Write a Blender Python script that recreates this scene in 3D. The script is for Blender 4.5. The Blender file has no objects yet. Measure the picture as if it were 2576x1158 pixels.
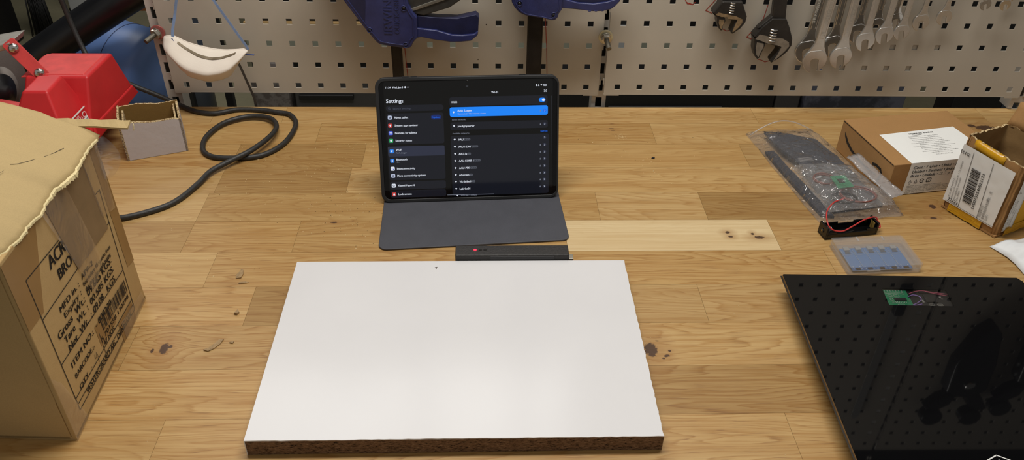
import bpy, bmesh, math, random
from mathutils import Vector, Matrix, noise
random.seed(7)
S = bpy.context.scene
COL = S.collection
PI = math.pi

# ------------------------------------------------------------------ camera, world, lamps, exposure
# metres; z = 0 is the top of the workbench, x runs along its back edge, y = 0 is that edge
cam_d = bpy.data.cameras.new('camera'); cam = bpy.data.objects.new('camera', cam_d); COL.objects.link(cam)
cR = Vector((0.99944558, -0.02898924, 0.0163754)); cU = Vector((0.00368219, 0.58505664, 0.81098407))
cD = Vector((0.03309035, 0.81047415, -0.58483902))
m3 = Matrix((cR, cU, -cD)).transposed()
cam.matrix_world = Matrix.Translation((-0.0128, -1.3048, 0.6721)) @ m3.to_4x4()
cam_d.sensor_width = 36; cam_d.sensor_fit = 'HORIZONTAL'; cam_d.lens = 28.7225; cam_d.clip_start = .01
S.camera = cam
W = bpy.data.worlds.new('world'); S.world = W; W.use_nodes = True
bg = W.node_tree.nodes['Background']; bg.inputs[0].default_value = (1.0, .96, .88, 1); bg.inputs[1].default_value = .26
def area(name, loc, rot, sx, sy, power, col=(1, .965, .905)):
    l = bpy.data.lights.new(name, 'AREA'); l.shape = 'RECTANGLE'; l.size = sx; l.size_y = sy; l.energy = power; l.color = col
    o = bpy.data.objects.new(name, l); COL.objects.link(o); o.location = loc; o.rotation_euler = rot; return o
area('bench_lamp', (.05, -.42, 1.45), (math.radians(6), 0, 0), 1.1, .2, 20)
area('room_lamp_near', (.5, -1.7, 2.0), (math.radians(-6), 0, 0), 1.3, .3, 2)
area('room_lamp_far', (-.2, 1.15, 2.05), (0, 0, 0), 2.4, .9, 27)
area('back_fill', (-2.2, 2.2, 2.0), (0, 0, 0), 1.2, .3, 14)  # added fill that brightens the floor and cabinets at the back left
S.view_settings.view_transform = 'Standard'; S.view_settings.look = 'None'
S.view_settings.exposure = 0.0; S.view_settings.gamma = 1.0; S.view_settings.use_curve_mapping = False

# ------------------------------------------------------------------ materials
def srgb(h):
    if isinstance(h, str):
        c = [int(h[i:i+2], 16) / 255 for i in (0, 2, 4)]
    else: c = [v / 255 for v in h]
    return tuple(((v / 12.92) if v <= .04045 else ((v + .055) / 1.055) ** 2.4) for v in c) + (1,)
class NT:
    def __init__(s, name):
        s.m = bpy.data.materials.new(name); s.m.use_nodes = True; s.t = s.m.node_tree; s.n = s.t.nodes; s.l = s.t.links
        s.b = s.n['Principled BSDF']; s.out = s.n['Material Output']
    def add(s, kind, **kw):
        n = s.n.new(kind)
        for k, v in kw.items(): setattr(n, k, v)
        return n
    def link(s, a, b): s.l.new(a, b)
    def math(s, op, a, b=None, clamp=False):
        n = s.add('ShaderNodeMath', operation=op); n.use_clamp = clamp
        for i, v in enumerate((a, b)):
            if v is None: continue
            if isinstance(v, (int, float)): n.inputs[i].default_value = v
            else: s.link(v, n.inputs[i])
        return n.outputs[0]
    def mix(s, f, a, b, mode='MIX'):
        n = s.add('ShaderNodeMix', data_type='RGBA', blend_type=mode)
        for i, v in ((0, f), (6, a), (7, b)):
            if isinstance(v, (int, float)): n.inputs[i].default_value = v
            elif isinstance(v, tuple): n.inputs[i].default_value = v
            else: s.link(v, n.inputs[i])
        return n.outputs[2]
    def coord(s, scale=(1, 1, 1), loc=(0, 0, 0), which='Object'):
        c = s.add('ShaderNodeTexCoord'); mp = s.add('ShaderNodeMapping'); s.link(c.outputs[which], mp.inputs[0])
        mp.inputs['Scale'].default_value = scale; mp.inputs['Location'].default_value = loc; return mp.outputs[0]
    def noise(s, vec, scale, detail=3, rough=.5, dist=0.):
        n = s.add('ShaderNodeTexNoise'); s.link(vec, n.inputs['Vector']); n.inputs['Scale'].default_value = scale
        n.inputs['Detail'].default_value = detail; n.inputs['Roughness'].default_value = rough; n.inputs['Distortion'].default_value = dist
        return n.outputs['Fac']
    def ramp(s, f, stops):
        n = s.add('ShaderNodeValToRGB'); s.link(f, n.inputs[0]); e = n.color_ramp.elements
        e[0].position, e[0].color = stops[0][0], stops[0][1]; e[1].position, e[1].color = stops[-1][0], stops[-1][1]
        for p, c in stops[1:-1]: q = e.new(p); q.color = c
        return n.outputs[0]
    def bump(s, h, strength, dist=.001):
        n = s.add('ShaderNodeBump'); s.link(h, n.inputs['Height']); n.inputs['Strength'].default_value = strength
        n.inputs['Distance'].default_value = dist; s.link(n.outputs[0], s.b.inputs['Normal'])
    def set(s, **kw):
        names = dict(base='Base Color', rough='Roughness', metal='Metallic', spec='Specular IOR Level', alpha='Alpha', trans='Transmission Weight',
                     emc='Emission Color', ems='Emission Strength', coat='Coat Weight', sheen='Sheen Weight')
        for k, v in kw.items():
            i = s.b.inputs[names[k]]
            if isinstance(v, (int, float, tuple)): i.default_value = v
            else: s.link(v, i)
        return s
g1 = lambda v: (v, v, v, 1)
def plain(name, col, rough=.5, metal=0., var=.12, scale=60, bump=.0, spec=.5, bscale=None, coat=0.):
    "a surface with a little uneven colour and relief"
    t = NT(name); v = t.coord(); c = srgb(col) if not (isinstance(col, tuple) and len(col) == 4) else col
    f = t.noise(v, scale, 4, .6)
    lo = tuple(x * (1 - var) for x in c[:3]) + (1,); hi = tuple(min(1, x * (1 + var)) for x in c[:3]) + (1,)
    t.set(base=t.ramp(f, [(.3, lo), (.7, hi)]), rough=rough, metal=metal, spec=spec, coat=coat)
    if bump: t.bump(t.noise(v, bscale or scale * 3, 3), bump, .0006)
    return t.m
def emit(name, col, strength):
    t = NT(name); c = srgb(col); t.set(base=(0.002, 0.002, 0.002, 1), rough=.08, emc=c, ems=strength, spec=.5); return t.m
M = {}
M['panel'] = plain('grey_beige_powder_coat', (178, 170, 157), .42, 0, .03, 12, .05, bscale=900)
M['rail'] = plain('upright_powder_coat', (190, 183, 174), .45, 0, .04, 20, .04, bscale=900)
M['black_plastic'] = plain('black_plastic', (26, 26, 27), .45, 0, .15, 80, .08)
M['black_gloss'] = plain('glossy_black_plastic', (10, 10, 11), .18, 0, .1, 80)
M['pale_stamp'] = plain('painted_sheen_lettering', (208, 203, 192), .4, .2, .05, 200)  # metal sheen of the stamped letters put into a pale base colour
M['rubber'] = plain('black_rubber_sheath', (40, 39, 38), .5, 0, .35, 260, .25)
M['print_black'] = plain('black_print', (34, 29, 25), .75, 0, .1, 200)
M['print_grey'] = plain('grey_print', (105, 104, 104), .75, 0, .1, 200)
M['label_white'] = plain('white_label_paper', (222, 221, 218), .55, 0, .02, 40, .1, bscale=300)
M['shiny_white'] = plain('white_gloss_label', (240, 241, 239), .4, 0, .01, 40)
M['blue_clamp'] = plain('dark_blue_nylon', (42, 47, 92), .38, 0, .18, 60, .25, bscale=700)
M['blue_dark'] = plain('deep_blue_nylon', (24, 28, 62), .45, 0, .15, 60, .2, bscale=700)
M['dark_steel'] = plain('blackened_steel', (38, 35, 33), .38, .5, .25, 40, .1)
M['trigger'] = plain('charcoal_plastic', (52, 50, 47), .42, 0, .2, 70, .15)
M['steel'] = plain('satin_chrome_steel', (196, 192, 186), .3, .85, .08, 90, .03)
M['chrome'] = plain('polished_chrome', (205, 203, 200), .14, .95, .05, 30)
M['steel_face'] = plain('ground_steel_face', (150, 141, 128), .42, .6, .2, 120, .08)
M['phosphate'] = plain('phosphated_black_steel', (56, 53, 50), .36, .55, .2, 60, .1)
M['rusty_face'] = plain('worn_rusty_jaw', (140, 118, 88), .55, .4, .35, 160, .2)
M['zinc'] = plain('zinc_plated_steel', (190, 186, 176), .28, .85, .15, 120)
M['thread'] = plain('dull_threaded_steel', (110, 104, 92), .45, .6, .3, 400, .5)
M['washer_yellow'] = plain('yellow_passivated_washer', (196, 188, 158), .4, .4, .12, 60)
M['washer_red'] = plain('red_painted_washer', (170, 98, 92), .4, .2, .12, 60)
M['red'] = plain('red_moulded_plastic', (196, 38, 42), .42, 0, .1, 14, .12, bscale=500)
M['red_dust'] = plain('dusty_red_plastic', (205, 66, 64), .5, 0, .15, 40, .12, bscale=500)
M['red_wire'] = plain('red_wire_sleeve', (188, 52, 50), .4, 0, .08, 60)
M['brown_wire'] = plain('brown_red_wire_sleeve', (120, 66, 56), .4, 0, .2, 60)
M['black_wire'] = plain('black_wire_sleeve', (28, 27, 28), .4, 0, .1, 60)
M['purple_wire'] = plain('violet_wire_sleeve', (150, 120, 190), .4, 0, .08, 60)
M['pink_wire'] = plain('pink_wire_sleeve', (160, 78, 96), .4, 0, .08, 60)
M['marker'] = plain('red_marker_ink', (158, 48, 36), .6, 0, .2, 300)
M['strap_blue'] = plain('blue_elastic', (124, 146, 184), .6, 0, .08, 200)
M['staple_blue'] = plain('dark_blue_tab', (70, 84, 130), .6, 0, .08, 200)
M['clip_metal'] = plain('bronze_nose_clip', (104, 90, 68), .5, .3, .1, 60)
M['barrel_blue'] = plain('blue_powder_coat', (104, 136, 196), .42, 0, .06, 10, .1, bscale=900)
M['seam_dark'] = plain('dark_blue_seam', (40, 52, 88), .6)
M['pipe_black'] = plain('black_pvc_pipe', (24, 25, 28), .34, 0, .2, 10)
M['wheel'] = plain('grey_abrasive', (88, 80, 75), .85, 0, .12, 30, .6, bscale=900)
M['wheel_label'] = plain('grey_paper_washer', (132, 126, 120), .7, 0, .1, 40)
M['aluminium'] = plain('dull_cast_aluminium', (172, 168, 160), .42, .5, .12, 60, .15)
M['folio'] = plain('dark_grey_polyurethane', (66, 67, 74), .55, 0, .08, 30, .3, bscale=1500)
M['case_rim'] = plain('black_soft_case', (30, 31, 33), .5, 0, .1, 60, .1)
M['chip_dark'] = plain('dark_component', (32, 32, 34), .4)
M['pcb_blue'] = plain('blue_solder_mask', (48, 104, 162), .35, 0, .06, 300)
M['pcb_green'] = plain('green_solder_mask', (40, 122, 84), .35, 0, .1, 200)
M['pcb_black'] = plain('black_solder_mask', (28, 28, 34), .3, 0, .1, 200)
M['solder'] = plain('tinned_pads', (215, 215, 210), .3, .6, .08, 200)
M['gold'] = plain('gold_pads', (205, 170, 90), .35, .6, .08, 200)
M['velcro'] = plain('navy_black_webbing', (30, 33, 46), .8, 0, .3, 500, .8, bscale=1400)
M['brass_edge'] = plain('gilded_glass_edge', (150, 120, 76), .3, .4, .12, 60)
M['hob_side'] = plain('brown_grey_body', (58, 50, 44), .5, 0, .12, 40)
M['tape_yellow'] = plain('yellow_brown_packing_tape', (196, 146, 28), .22, 0, .12, 30, .25, bscale=60)
M['tape_brown'] = plain('brown_packing_tape', (134, 102, 60), .3, 0, .06, 20, .2, bscale=60)
M['tape_old'] = plain('smoky_brown_tape', (116, 95, 70), .34, 0, .14, 40, .12, bscale=50)
M['torn_paper'] = plain('torn_paper_fibre', (214, 197, 150), .85, 0, .06, 90, .6, bscale=300)
M['floor'] = plain('olive_grey_floor', (122, 117, 94), .6, 0, .06, 40)
M['dark_cab'] = plain('near_black_enamel', (20, 19, 20), .5, 0, .2, 4)
M['blue_cab'] = plain('dark_blue_grey_steel', (56, 62, 72), .4, 0, .1, 5)
M['white_cab'] = plain('pale_grey_enamel', (178, 180, 180), .5, 0, .03, 5)
M['pale_band'] = plain('pale_green_grey_board', (150, 152, 136), .6, 0, .06, 8)
M['wall'] = plain('dark_workshop_wall', (70, 68, 62), .8, 0, .1, 4)
M['grey_steel'] = plain('dark_grey_sheet', (66, 64, 63), .5, 0, .05, 30)
M['sawdust'] = plain('pale_sawdust', (226, 206, 160), .9, 0, .2, 300)
M['chip'] = plain('bark_brown_chip', (150, 124, 88), .8, 0, .25, 300, .5)
M['speck'] = plain('dark_speck', (66, 50, 38), .8)
M['orange'] = plain('orange_rubber', (170, 84, 40), .5)
M['shelfwood'] = plain('light_ply', (206, 170, 116), .55, 0, .08, 20)
M['satin_rule'] = plain('satin_steel_rule', (176, 174, 170), .4, .4, .05, 20)

def mat_mottled(name, a, b, sc):
    t = NT(name); v = t.coord(); f = t.noise(v, sc, 5, .65)
    t.set(base=t.ramp(f, [(.45, srgb(a)), (.56, srgb(b))]), rough=.6); return t.m
M['slate'] = mat_mottled('mottled_slate', (52, 54, 64), (96, 98, 112), 5)
M['stained'] = mat_mottled('stained_grey_sheet', (112, 106, 102), (84, 76, 72), 30)

def mat_kraft(name, col, flute=(0, 0), var=.05, streak=.04):
    t = NT(name); v = t.coord(); c = srgb(col)
    f = t.noise(v, 9, 4, .6); fine = t.noise(t.coord((300, 300, 300)), 3, 2, .6)
    lo = tuple(x * (1 - var) for x in c[:3]) + (1,); hi = tuple(min(1, x * (1 + var)) for x in c[:3]) + (1,)
    base = t.ramp(f, [(.3, lo), (.7, hi)])
    base = t.mix(streak * 4, base, t.ramp(fine, [(.35, g1(.55)), (.6, g1(1.))]), 'MULTIPLY')
    t.set(base=base, rough=.78, spec=.25); t.bump(t.noise(v, 40, 4, .6), .35, .002)
    return t.m
M['kraft'] = mat_kraft('kraft_cardboard', (180, 150, 102))
M['kraft_light'] = mat_kraft('pale_kraft_liner', (174, 151, 107), var=.04)
M['kraft_brown'] = mat_kraft('brown_kraft', (166, 126, 80))
M['kraft_inner'] = mat_kraft('inner_fluted_kraft', (142, 112, 72), var=.08)
M['kraft_olive'] = mat_kraft('inner_olive_kraft', (132, 102, 54), var=.08)
M['white_card'] = mat_kraft('white_faced_card', (190, 184, 186), var=.02, streak=.01)

def mat_edge():
    "raw corrugated edge: fine light and dark flutes"
    t = NT('corrugated_raw_edge'); v = t.coord(); f = t.noise(t.coord((1, 1, 1)), 420, 2, .5)
    t.set(base=t.ramp(f, [(.4, srgb((120, 92, 58))), (.55, srgb((206, 184, 140)))]), rough=.85); t.bump(f, .8, .002); return t.m
M['edge'] = mat_edge()

def mat_clear(name, tint=(1, 1, 1, 1), haze=.12, rough=.12, wrinkle=30, strength=.6, hazecol=(.8, .8, .82, 1)):
    "thin clear plastic film or moulding: see-through, glossy, slightly milky"
    t = NT(name); t.n.remove(t.b)
    tr = t.add('ShaderNodeBsdfTransparent'); tr.inputs[0].default_value = tint
    gl = t.add('ShaderNodeBsdfGlossy'); gl.inputs['Roughness'].default_value = rough
    di = t.add('ShaderNodeBsdfDiffuse'); di.inputs[0].default_value = hazecol
    tl = t.add('ShaderNodeBsdfTranslucent'); tl.inputs[0].default_value = hazecol
    lw_ = t.add('ShaderNodeLayerWeight'); lw_.inputs[0].default_value = .5
    bp = t.add('ShaderNodeBump'); bp.inputs['Strength'].default_value = strength; bp.inputs['Distance'].default_value = .012
    t.link(t.noise(t.coord(), wrinkle, 3, .55, .8), bp.inputs['Height'])
    for n in (gl, lw_): t.link(bp.outputs[0], n.inputs['Normal'])
    fr_ = t.math('ADD', .07, t.math('MULTIPLY', t.math('POWER', lw_.outputs['Facing'], 4.), .8))
    a = t.add('ShaderNodeMixShader'); a.inputs[0].default_value = .5; t.link(di.outputs[0], a.inputs[1]); t.link(tl.outputs[0], a.inputs[2])
    b = t.add('ShaderNodeMixShader'); b.inputs[0].default_value = haze; t.link(tr.outputs[0], b.inputs[1]); t.link(a.outputs[0], b.inputs[2])
    c = t.add('ShaderNodeMixShader'); t.link(fr_, c.inputs[0]); t.link(b.outputs[0], c.inputs[1]); t.link(gl.outputs[0], c.inputs[2])
    t.link(c.outputs[0], t.out.inputs[0]); return t.m
M['film'] = mat_clear('clear_zip_bag_film', haze=.12, rough=.07, wrinkle=34, strength=1.0)
M['film_small'] = mat_clear('small_zip_bag_film', haze=.15, rough=.1, wrinkle=50, strength=1.0)
M['film_strip'] = mat_clear('zip_closure_film', haze=.35, rough=.2, wrinkle=50, strength=.4)
M['case_clear'] = mat_clear('milky_clear_polypropylene', haze=.13, rough=.2, wrinkle=8, strength=.1)
M['tape_clear'] = mat_clear('clear_packing_tape', tint=(.93, .9, .84, 1), haze=.1, rough=.16, wrinkle=26, strength=.28)
M['white_film'] = plain('white_polythene', (226, 229, 232), .18, 0, .02, 20, .5, bscale=22)

def mat_glass_black():
    t = NT('black_ceramic_glass'); t.set(base=(.0035, .0035, .004, 1), rough=.025, spec=.32); return t.m
M['hob_glass'] = mat_glass_black()
M['window_glass'] = mat_clear('clear_display_glass', tint=(.8, .8, .8, 1), haze=.0, rough=.02, wrinkle=3, strength=0.)

def mat_laminate():
    t = NT('white_melamine'); v = t.coord((1, 1, 1)); f = t.noise(v, 900, 2); h = t.noise(v, 6, 3)
    base = t.ramp(h, [(.3, srgb((207, 206, 208))), (.7, srgb((212, 211, 213)))])
    t.set(base=base, rough=.19, spec=.5); t.bump(f, .02, .0003); return t.m
M['laminate'] = mat_laminate()
def mat_chipboard():
    t = NT('raw_chipboard_edge'); v = t.coord((1, 1, 3.2)); f = t.noise(v, 230, 4, .7); g = t.noise(v, 900, 2, .6); h = t.noise(t.coord((1, 1, 1)), 20, 2)
    base = t.ramp(f, [(.36, srgb((34, 24, 18))), (.44, srgb((134, 102, 74))), (.60, srgb((160, 124, 92))), (.72, srgb((206, 172, 132)))])
    base = t.mix(.35, base, t.ramp(g, [(.35, g1(.5)), (.6, g1(1.))]), 'MULTIPLY')
    t.set(base=base, rough=.85, spec=.2); t.bump(f, 1., .004); return t.m
M['chipboard'] = mat_chipboard()

KNOTS = [(-.385, -.6057, .0055, .010), (-.3975, -.6095, .0022, .0035), (-.379, -.603, .003, .003), (.1812, -.6145, .0085, .013), (.199, -.6245, .0035, .002), (.1975, -.6255, .003, .002),
         (.203, -.617, .002, .002), (.194, -.629, .002, .0015), (.191, -.6, .0025, .001), (.3293, -.3811, .004, .003), (.3315, -.391, .0035, .0025), (.3713, -.393, .0075, .0035), (.364, -.385, .0025, .003),
         (.6403, -.3477, .0055, .0028), (.6523, -.3179, .006, .006), (-.2265, -.3536, .006, .002), (-.20, -.3500, .002, .001), (.056, -.283, .005, .0012),
         (.2035, -.0775, .006, .0007), (.2065, -.062, .004, .0006), (.205, -.0865, .004, .0006), (.855, -.075, .02, .009), (.835, -.068, .007, .006)]
def mat_wood():
    "oak staves: colour, offset and figure of every stave come from the mesh, the grain from noise"
    t = NT('oiled_oak_staves'); co = t.add('ShaderNodeTexCoord'); P = co.outputs['Object']
    at = t.add('ShaderNodeAttribute', attribute_name='stave'); sp = t.add('ShaderNodeSeparateColor'); t.link(at.outputs['Color'], sp.inputs[0])
    tone, rnd, fig = sp.outputs[0], sp.outputs[1], sp.outputs[2]
    off = t.add('ShaderNodeCombineXYZ'); t.link(t.math('MULTIPLY', rnd, 7.3), off.inputs[0]); t.link(t.math('MULTIPLY', rnd, 13.1), off.inputs[1]); t.link(t.math('MULTIPLY', rnd, 31.), off.inputs[2])
    ad = t.add('ShaderNodeVectorMath', operation='ADD'); t.link(P, ad.inputs[0]); t.link(off.outputs[0], ad.inputs[1]); V = ad.outputs[0]
    sx = t.add('ShaderNodeSeparateXYZ'); t.link(P, sx.inputs[0])
    def vm(scale):
        m = t.add('ShaderNodeMapping'); t.link(V, m.inputs[0]); m.inputs['Scale'].default_value = scale; return m.outputs[0]
    # knots: a dark core and a swelling that bends the rings around it
    core = None; swell = None
    for i, (kx, ky, rx, ry) in enumerate(KNOTS):
        dx = t.math('MULTIPLY', t.math('SUBTRACT', sx.outputs[0], kx), 1 / rx); dy = t.math('MULTIPLY', t.math('SUBTRACT', sx.outputs[1], ky), 1 / ry)
        d = t.math('SQRT', t.math('ADD', t.math('MULTIPLY', dx, dx), t.math('MULTIPLY', dy, dy)))
        core = d if core is None else t.math('MINIMUM', core, d)
        if rx > .0045 and ry > .0025:
            s_ = t.math('DIVIDE', 1., t.math('ADD', 1., t.math('MULTIPLY', t.math('MULTIPLY', d, d), .05)))
            swell = s_ if swell is None else t.math('MAXIMUM', swell, s_)
    wob = t.noise(P, 260, 3, .6)
    core = t.math('ADD', core, t.math('MULTIPLY', t.math('SUBTRACT', wob, .5), 1.1))
    # cathedral figure = contour lines of stretched noise
    f0 = t.noise(vm((1.9, 15, 1)), 1.0, 2, .42, .2)
    cont = t.math('ADD', t.math('MULTIPLY', f0, 27), t.math('MULTIPLY', swell, 3.0))
    cont = t.math('ADD', cont, t.math('MULTIPLY', t.noise(vm((9, 140, 1)), 1., 3, .65), 1.1))
    ring = t.math('FRACT', cont)
    ringc = t.ramp(ring, [(0., g1(.05)), (.10, g1(1.)), (.24, g1(.55)), (.55, g1(.15)), (1., g1(.05))])
    fibre = t.noise(vm((7, 330, 1)), 1., 4, .68); fib2 = t.noise(vm((1.2, 60, 1)), 1., 3, .6)
    pore = t.ramp(t.noise(vm((34, 900, 1)), 1., 2, .5), [(.56, g1(0)), (.64, g1(1.))])
    base = t.ramp(tone, [(0., srgb((130, 104, 62))), (.3, srgb((162, 131, 82))), (.5, srgb((186, 154, 103))), (.75, srgb((203, 174, 124))), (1., srgb((218, 195, 152)))])
    base = t.mix(1., base, t.ramp(t.math('FRACT', t.math('MULTIPLY', rnd, 5.7)), [(0., (1., .985, .96, 1)), (.5, (.97, .94, .86, 1)), (1., (.93, .93, .93, 1))]), 'MULTIPLY')
    dk = t.mix(1., base, srgb((210, 182, 138)), 'MULTIPLY')
    c = t.mix(t.math('MULTIPLY', ringc, t.math('MULTIPLY', fig, .8)), base, dk)
    c = t.mix(t.math('MULTIPLY', t.ramp(fibre, [(.40, g1(1.)), (.50, g1(0.))]), t.math('ADD', .16, t.math('MULTIPLY', fig, .36))), c, dk)
    c = t.mix(t.math('MULTIPLY', t.ramp(fib2, [(.35, g1(1.)), (.6, g1(0.))]), .35), c, dk)
    c = t.mix(t.math('MULTIPLY', t.math('MULTIPLY', pore, t.math('ADD', .25, ringc)), t.math('MULTIPLY', fig, .6)), c, srgb((120, 84, 48)))
    halo = t.math('MULTIPLY', t.ramp(t.math('MULTIPLY', core, .2), [(.15, g1(1)), (.8, g1(0))]), .55)
    c = t.mix(halo, c, srgb((150, 108, 62)))
    c = t.mix(t.ramp(core, [(.75, g1(.92)), (1.15, g1(0))]), c, srgb((62, 40, 30)))
    t.set(base=c, rough=t.math('ADD', .36, t.math('MULTIPLY', fibre, .2)), spec=.45)
    t.bump(t.math('ADD', fibre, t.math('MULTIPLY', pore, -1.)), .12, .0006); return t.m
M['wood'] = mat_wood()
M['joint'] = plain('dark_glue_line', (118, 84, 48), .7)

# ------------------------------------------------------------------ builders
def R3(ax, a): return Matrix.Rotation(a, 3, ax)
class MB:
    "collects shapes in one mesh; o = origin that is subtracted, so shapes can be written in bench coordinates"
    def __init__(s, o=(0, 0, 0)): s.v = []; s.f = []; s.mi = []; s.o = Vector(o); s.cur = 0; s.sm = []; s.smooth = False
    def raw(s, vs, fs):
        b = len(s.v); s.v += [Vector(v) - s.o for v in vs]
        for f in fs: s.f.append([b + i for i in f]); s.mi.append(s.cur); s.sm.append(s.smooth)
        return s
    def box(s, lo, hi, rot=None, piv=None):
        x0, y0, z0 = lo; x1, y1, z1 = hi
        vs = [Vector(p) for p in ((x0, y0, z0), (x1, y0, z0), (x1, y1, z0), (x0, y1, z0), (x0, y0, z1), (x1, y0, z1), (x1, y1, z1), (x0, y1, z1))]
        if rot: piv = Vector(piv or (0, 0, 0)); vs = [rot @ (v - piv) + piv for v in vs]
        return s.raw(vs, [(0, 3, 2, 1), (4, 5, 6, 7), (0, 1, 5, 4), (1, 2, 6, 5), (2, 3, 7, 6), (3, 0, 4, 7)])
    def hexa(s, bot, top):
        n = len(bot); vs = list(bot) + list(top)
        return s.raw(vs, [tuple(range(n - 1, -1, -1)), tuple(range(n, 2 * n))] + [(i, (i + 1) % n, n + (i + 1) % n, n + i) for i in range(n)])
    def prism(s, pts, fn, d0, d1):
        "2-D outline pushed from depth d0 to d1 by fn(u, v, d) -> 3-D"
        return s.hexa([fn(u, v, d0) for u, v in pts], [fn(u, v, d1) for u, v in pts])
    def flat(s, pts): return s.raw(pts, [tuple(range(len(pts)))])
    def tube(s, pts, r, seg=10, cap=True, rad=None):
        pts = [Vector(p) for p in pts]; n = len(pts); rings = []; up = None
        for i, p in enumerate(pts):
            d = (pts[min(i + 1, n - 1)] - pts[max(i - 1, 0)]).normalized()
            if up is None: up = Vector((0, 0, 1)) if abs(d.z) < .9 else Vector((1, 0, 0))
            a = d.cross(up).normalized(); b = a.cross(d).normalized(); up = b; q = rad[i] if rad else r
            rings.append([p + (a * math.cos(2 * PI * k / seg) + b * math.sin(2 * PI * k / seg)) * q for k in range(seg)])
        vs = [v for R in rings for v in R]; fs = []
        for i in range(n - 1):
            for k in range(seg): fs.append((i * seg + k, i * seg + (k + 1) % seg, (i + 1) * seg + (k + 1) % seg, (i + 1) * seg + k))
        if cap: fs += [tuple(range(seg - 1, -1, -1)), tuple((n - 1) * seg + k for k in range(seg))]
        o = s.smooth; s.smooth = True; s.raw(vs, fs); s.smooth = o; return s
    def cyl(s, a, b, r, seg=24, r2=None): return s.tube([a, b], r, seg, rad=[r, r if r2 is None else r2])
    def lathe(s, c, ax, prof, seg=28):
        "profile (distance along axis, radius)"
        ax = Vector(ax).normalized(); c = Vector(c); t = Vector((0, 0, 1)) if abs(ax.z) < .9 else Vector((1, 0, 0)); a = ax.cross(t).normalized(); b = a.cross(ax)
        vs = []; fs = []
        for (h, r) in prof: vs += [c + ax * h + (a * math.cos(2 * PI * k / seg) + b * math.sin(2 * PI * k / seg)) * r for k in range(seg)]
        for i in range(len(prof) - 1):
            for k in range(seg): fs.append((i * seg + k, i * seg + (k + 1) % seg, (i + 1) * seg + (k + 1) % seg, (i + 1) * seg + k))
        fs += [tuple(range(seg - 1, -1, -1)), tuple((len(prof) - 1) * seg + k for k in range(seg))]
        o = s.smooth; s.smooth = True; s.raw(vs, fs); s.smooth = o; return s
    def sheet(s, grid, thick=0.):
        "grid of points, optional thickness along the local normal"
        nr, nc = len(grid), len(grid[0]); g = [[Vector(p) for p in r] for r in grid]; vs = [p for r in g for p in r]
        fs = [(i * nc + j, i * nc + j + 1, (i + 1) * nc + j + 1, (i + 1) * nc + j) for i in range(nr - 1) for j in range(nc - 1)]
        if thick:
            back = []
            for i in range(nr):
                for j in range(nc):
                    a = g[min(i + 1, nr - 1)][j] - g[max(i - 1, 0)][j]; b = g[i][min(j + 1, nc - 1)] - g[i][max(j - 1, 0)]
                    n = a.cross(b); n = n.normalized() if n.length > 1e-9 else Vector((0, 0, 1)); back.append(g[i][j] + n * thick)
            N = nr * nc; vs += back; fs += [tuple(N + k for k in reversed(f)) for f in fs[:]]
            loop = [j for j in range(nc)] + [i * nc + nc - 1 for i in range(1, nr)] + [(nr - 1) * nc + j for j in range(nc - 2, -1, -1)] + [i * nc for i in range(nr - 2, 0, -1)]
            for k in range(len(loop)): a, b = loop[k], loop[(k + 1) % len(loop)]; fs.append((b, a, N + a, N + b))
        return s.raw(vs, fs)
    def build(s, name, mats, parent=None, bevel=0, seg=2, sub=0, angle=35, wn=False):
        me = bpy.data.meshes.new(name); me.from_pydata([tuple(v) for v in s.v], [], s.f); mats = mats if isinstance(mats, (list, tuple)) else [mats]
        for m in mats: me.materials.append(M[m] if isinstance(m, str) else m)
        for p, i, q in zip(me.polygons, s.mi, s.sm): p.material_index = i; p.use_smooth = q
        bm = bmesh.new(); bm.from_mesh(me); bmesh.ops.recalc_face_normals(bm, faces=bm.faces); bm.to_mesh(me); bm.free()
        ob = bpy.data.objects.new(name, me); COL.objects.link(ob)
        if parent is not None: ob.parent = parent
        else: ob.location = s.o
        if bevel:
            b = ob.modifiers.new('bevel', 'BEVEL'); b.width = bevel; b.segments = seg; b.limit_method = 'ANGLE'; b.angle_limit = math.radians(angle)
            b.harden_normals = False
            for p in me.polygons: p.use_smooth = True
            w = ob.modifiers.new('wn', 'WEIGHTED_NORMAL'); w.keep_sharp = False; w.weight = 60
        if sub:
            u = ob.modifiers.new('sub', 'SUBSURF'); u.levels = sub; u.render_levels = sub
            for p in me.polygons: p.use_smooth = True
        return ob
def tag(o, label=None, cat=None, group=None, kind=None):
    for k, v in (('label', label), ('category', cat), ('group', group), ('kind', kind)):
        if v: o[k] = v
    return o
def thing(name, label, cat, loc=(0, 0, 0), rz=0., group=None, mat=None):
    o = bpy.data.objects.new(name, None); COL.objects.link(o); o.empty_display_size = .02
    if mat is not None: o.matrix_world = mat
    else: o.location = loc; o.rotation_euler = (0, 0, rz)
    return tag(o, label, cat, group)
_glyph = {}
def glyphs(txt, bold=0., ext=0.):
    key = (txt, bold, ext)
    if key in _glyph: return _glyph[key]
    cu = bpy.data.curves.new('lettering', 'FONT'); cu.body = txt; cu.size = 1; cu.offset = bold; cu.extrude = ext; cu.resolution_u = 3
    ob = bpy.data.objects.new('lettering', cu); COL.objects.link(ob)
    dg = bpy.context.evaluated_depsgraph_get(); me = ob.evaluated_get(dg).to_mesh()
    vs = [tuple(v.co) for v in me.vertices]; fs = [tuple(p.vertices) for p in me.polygons]
    ob.evaluated_get(dg).to_mesh_clear(); bpy.data.objects.remove(ob); bpy.data.curves.remove(cu)
    _glyph[key] = (vs, fs); return _glyph[key]
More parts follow.
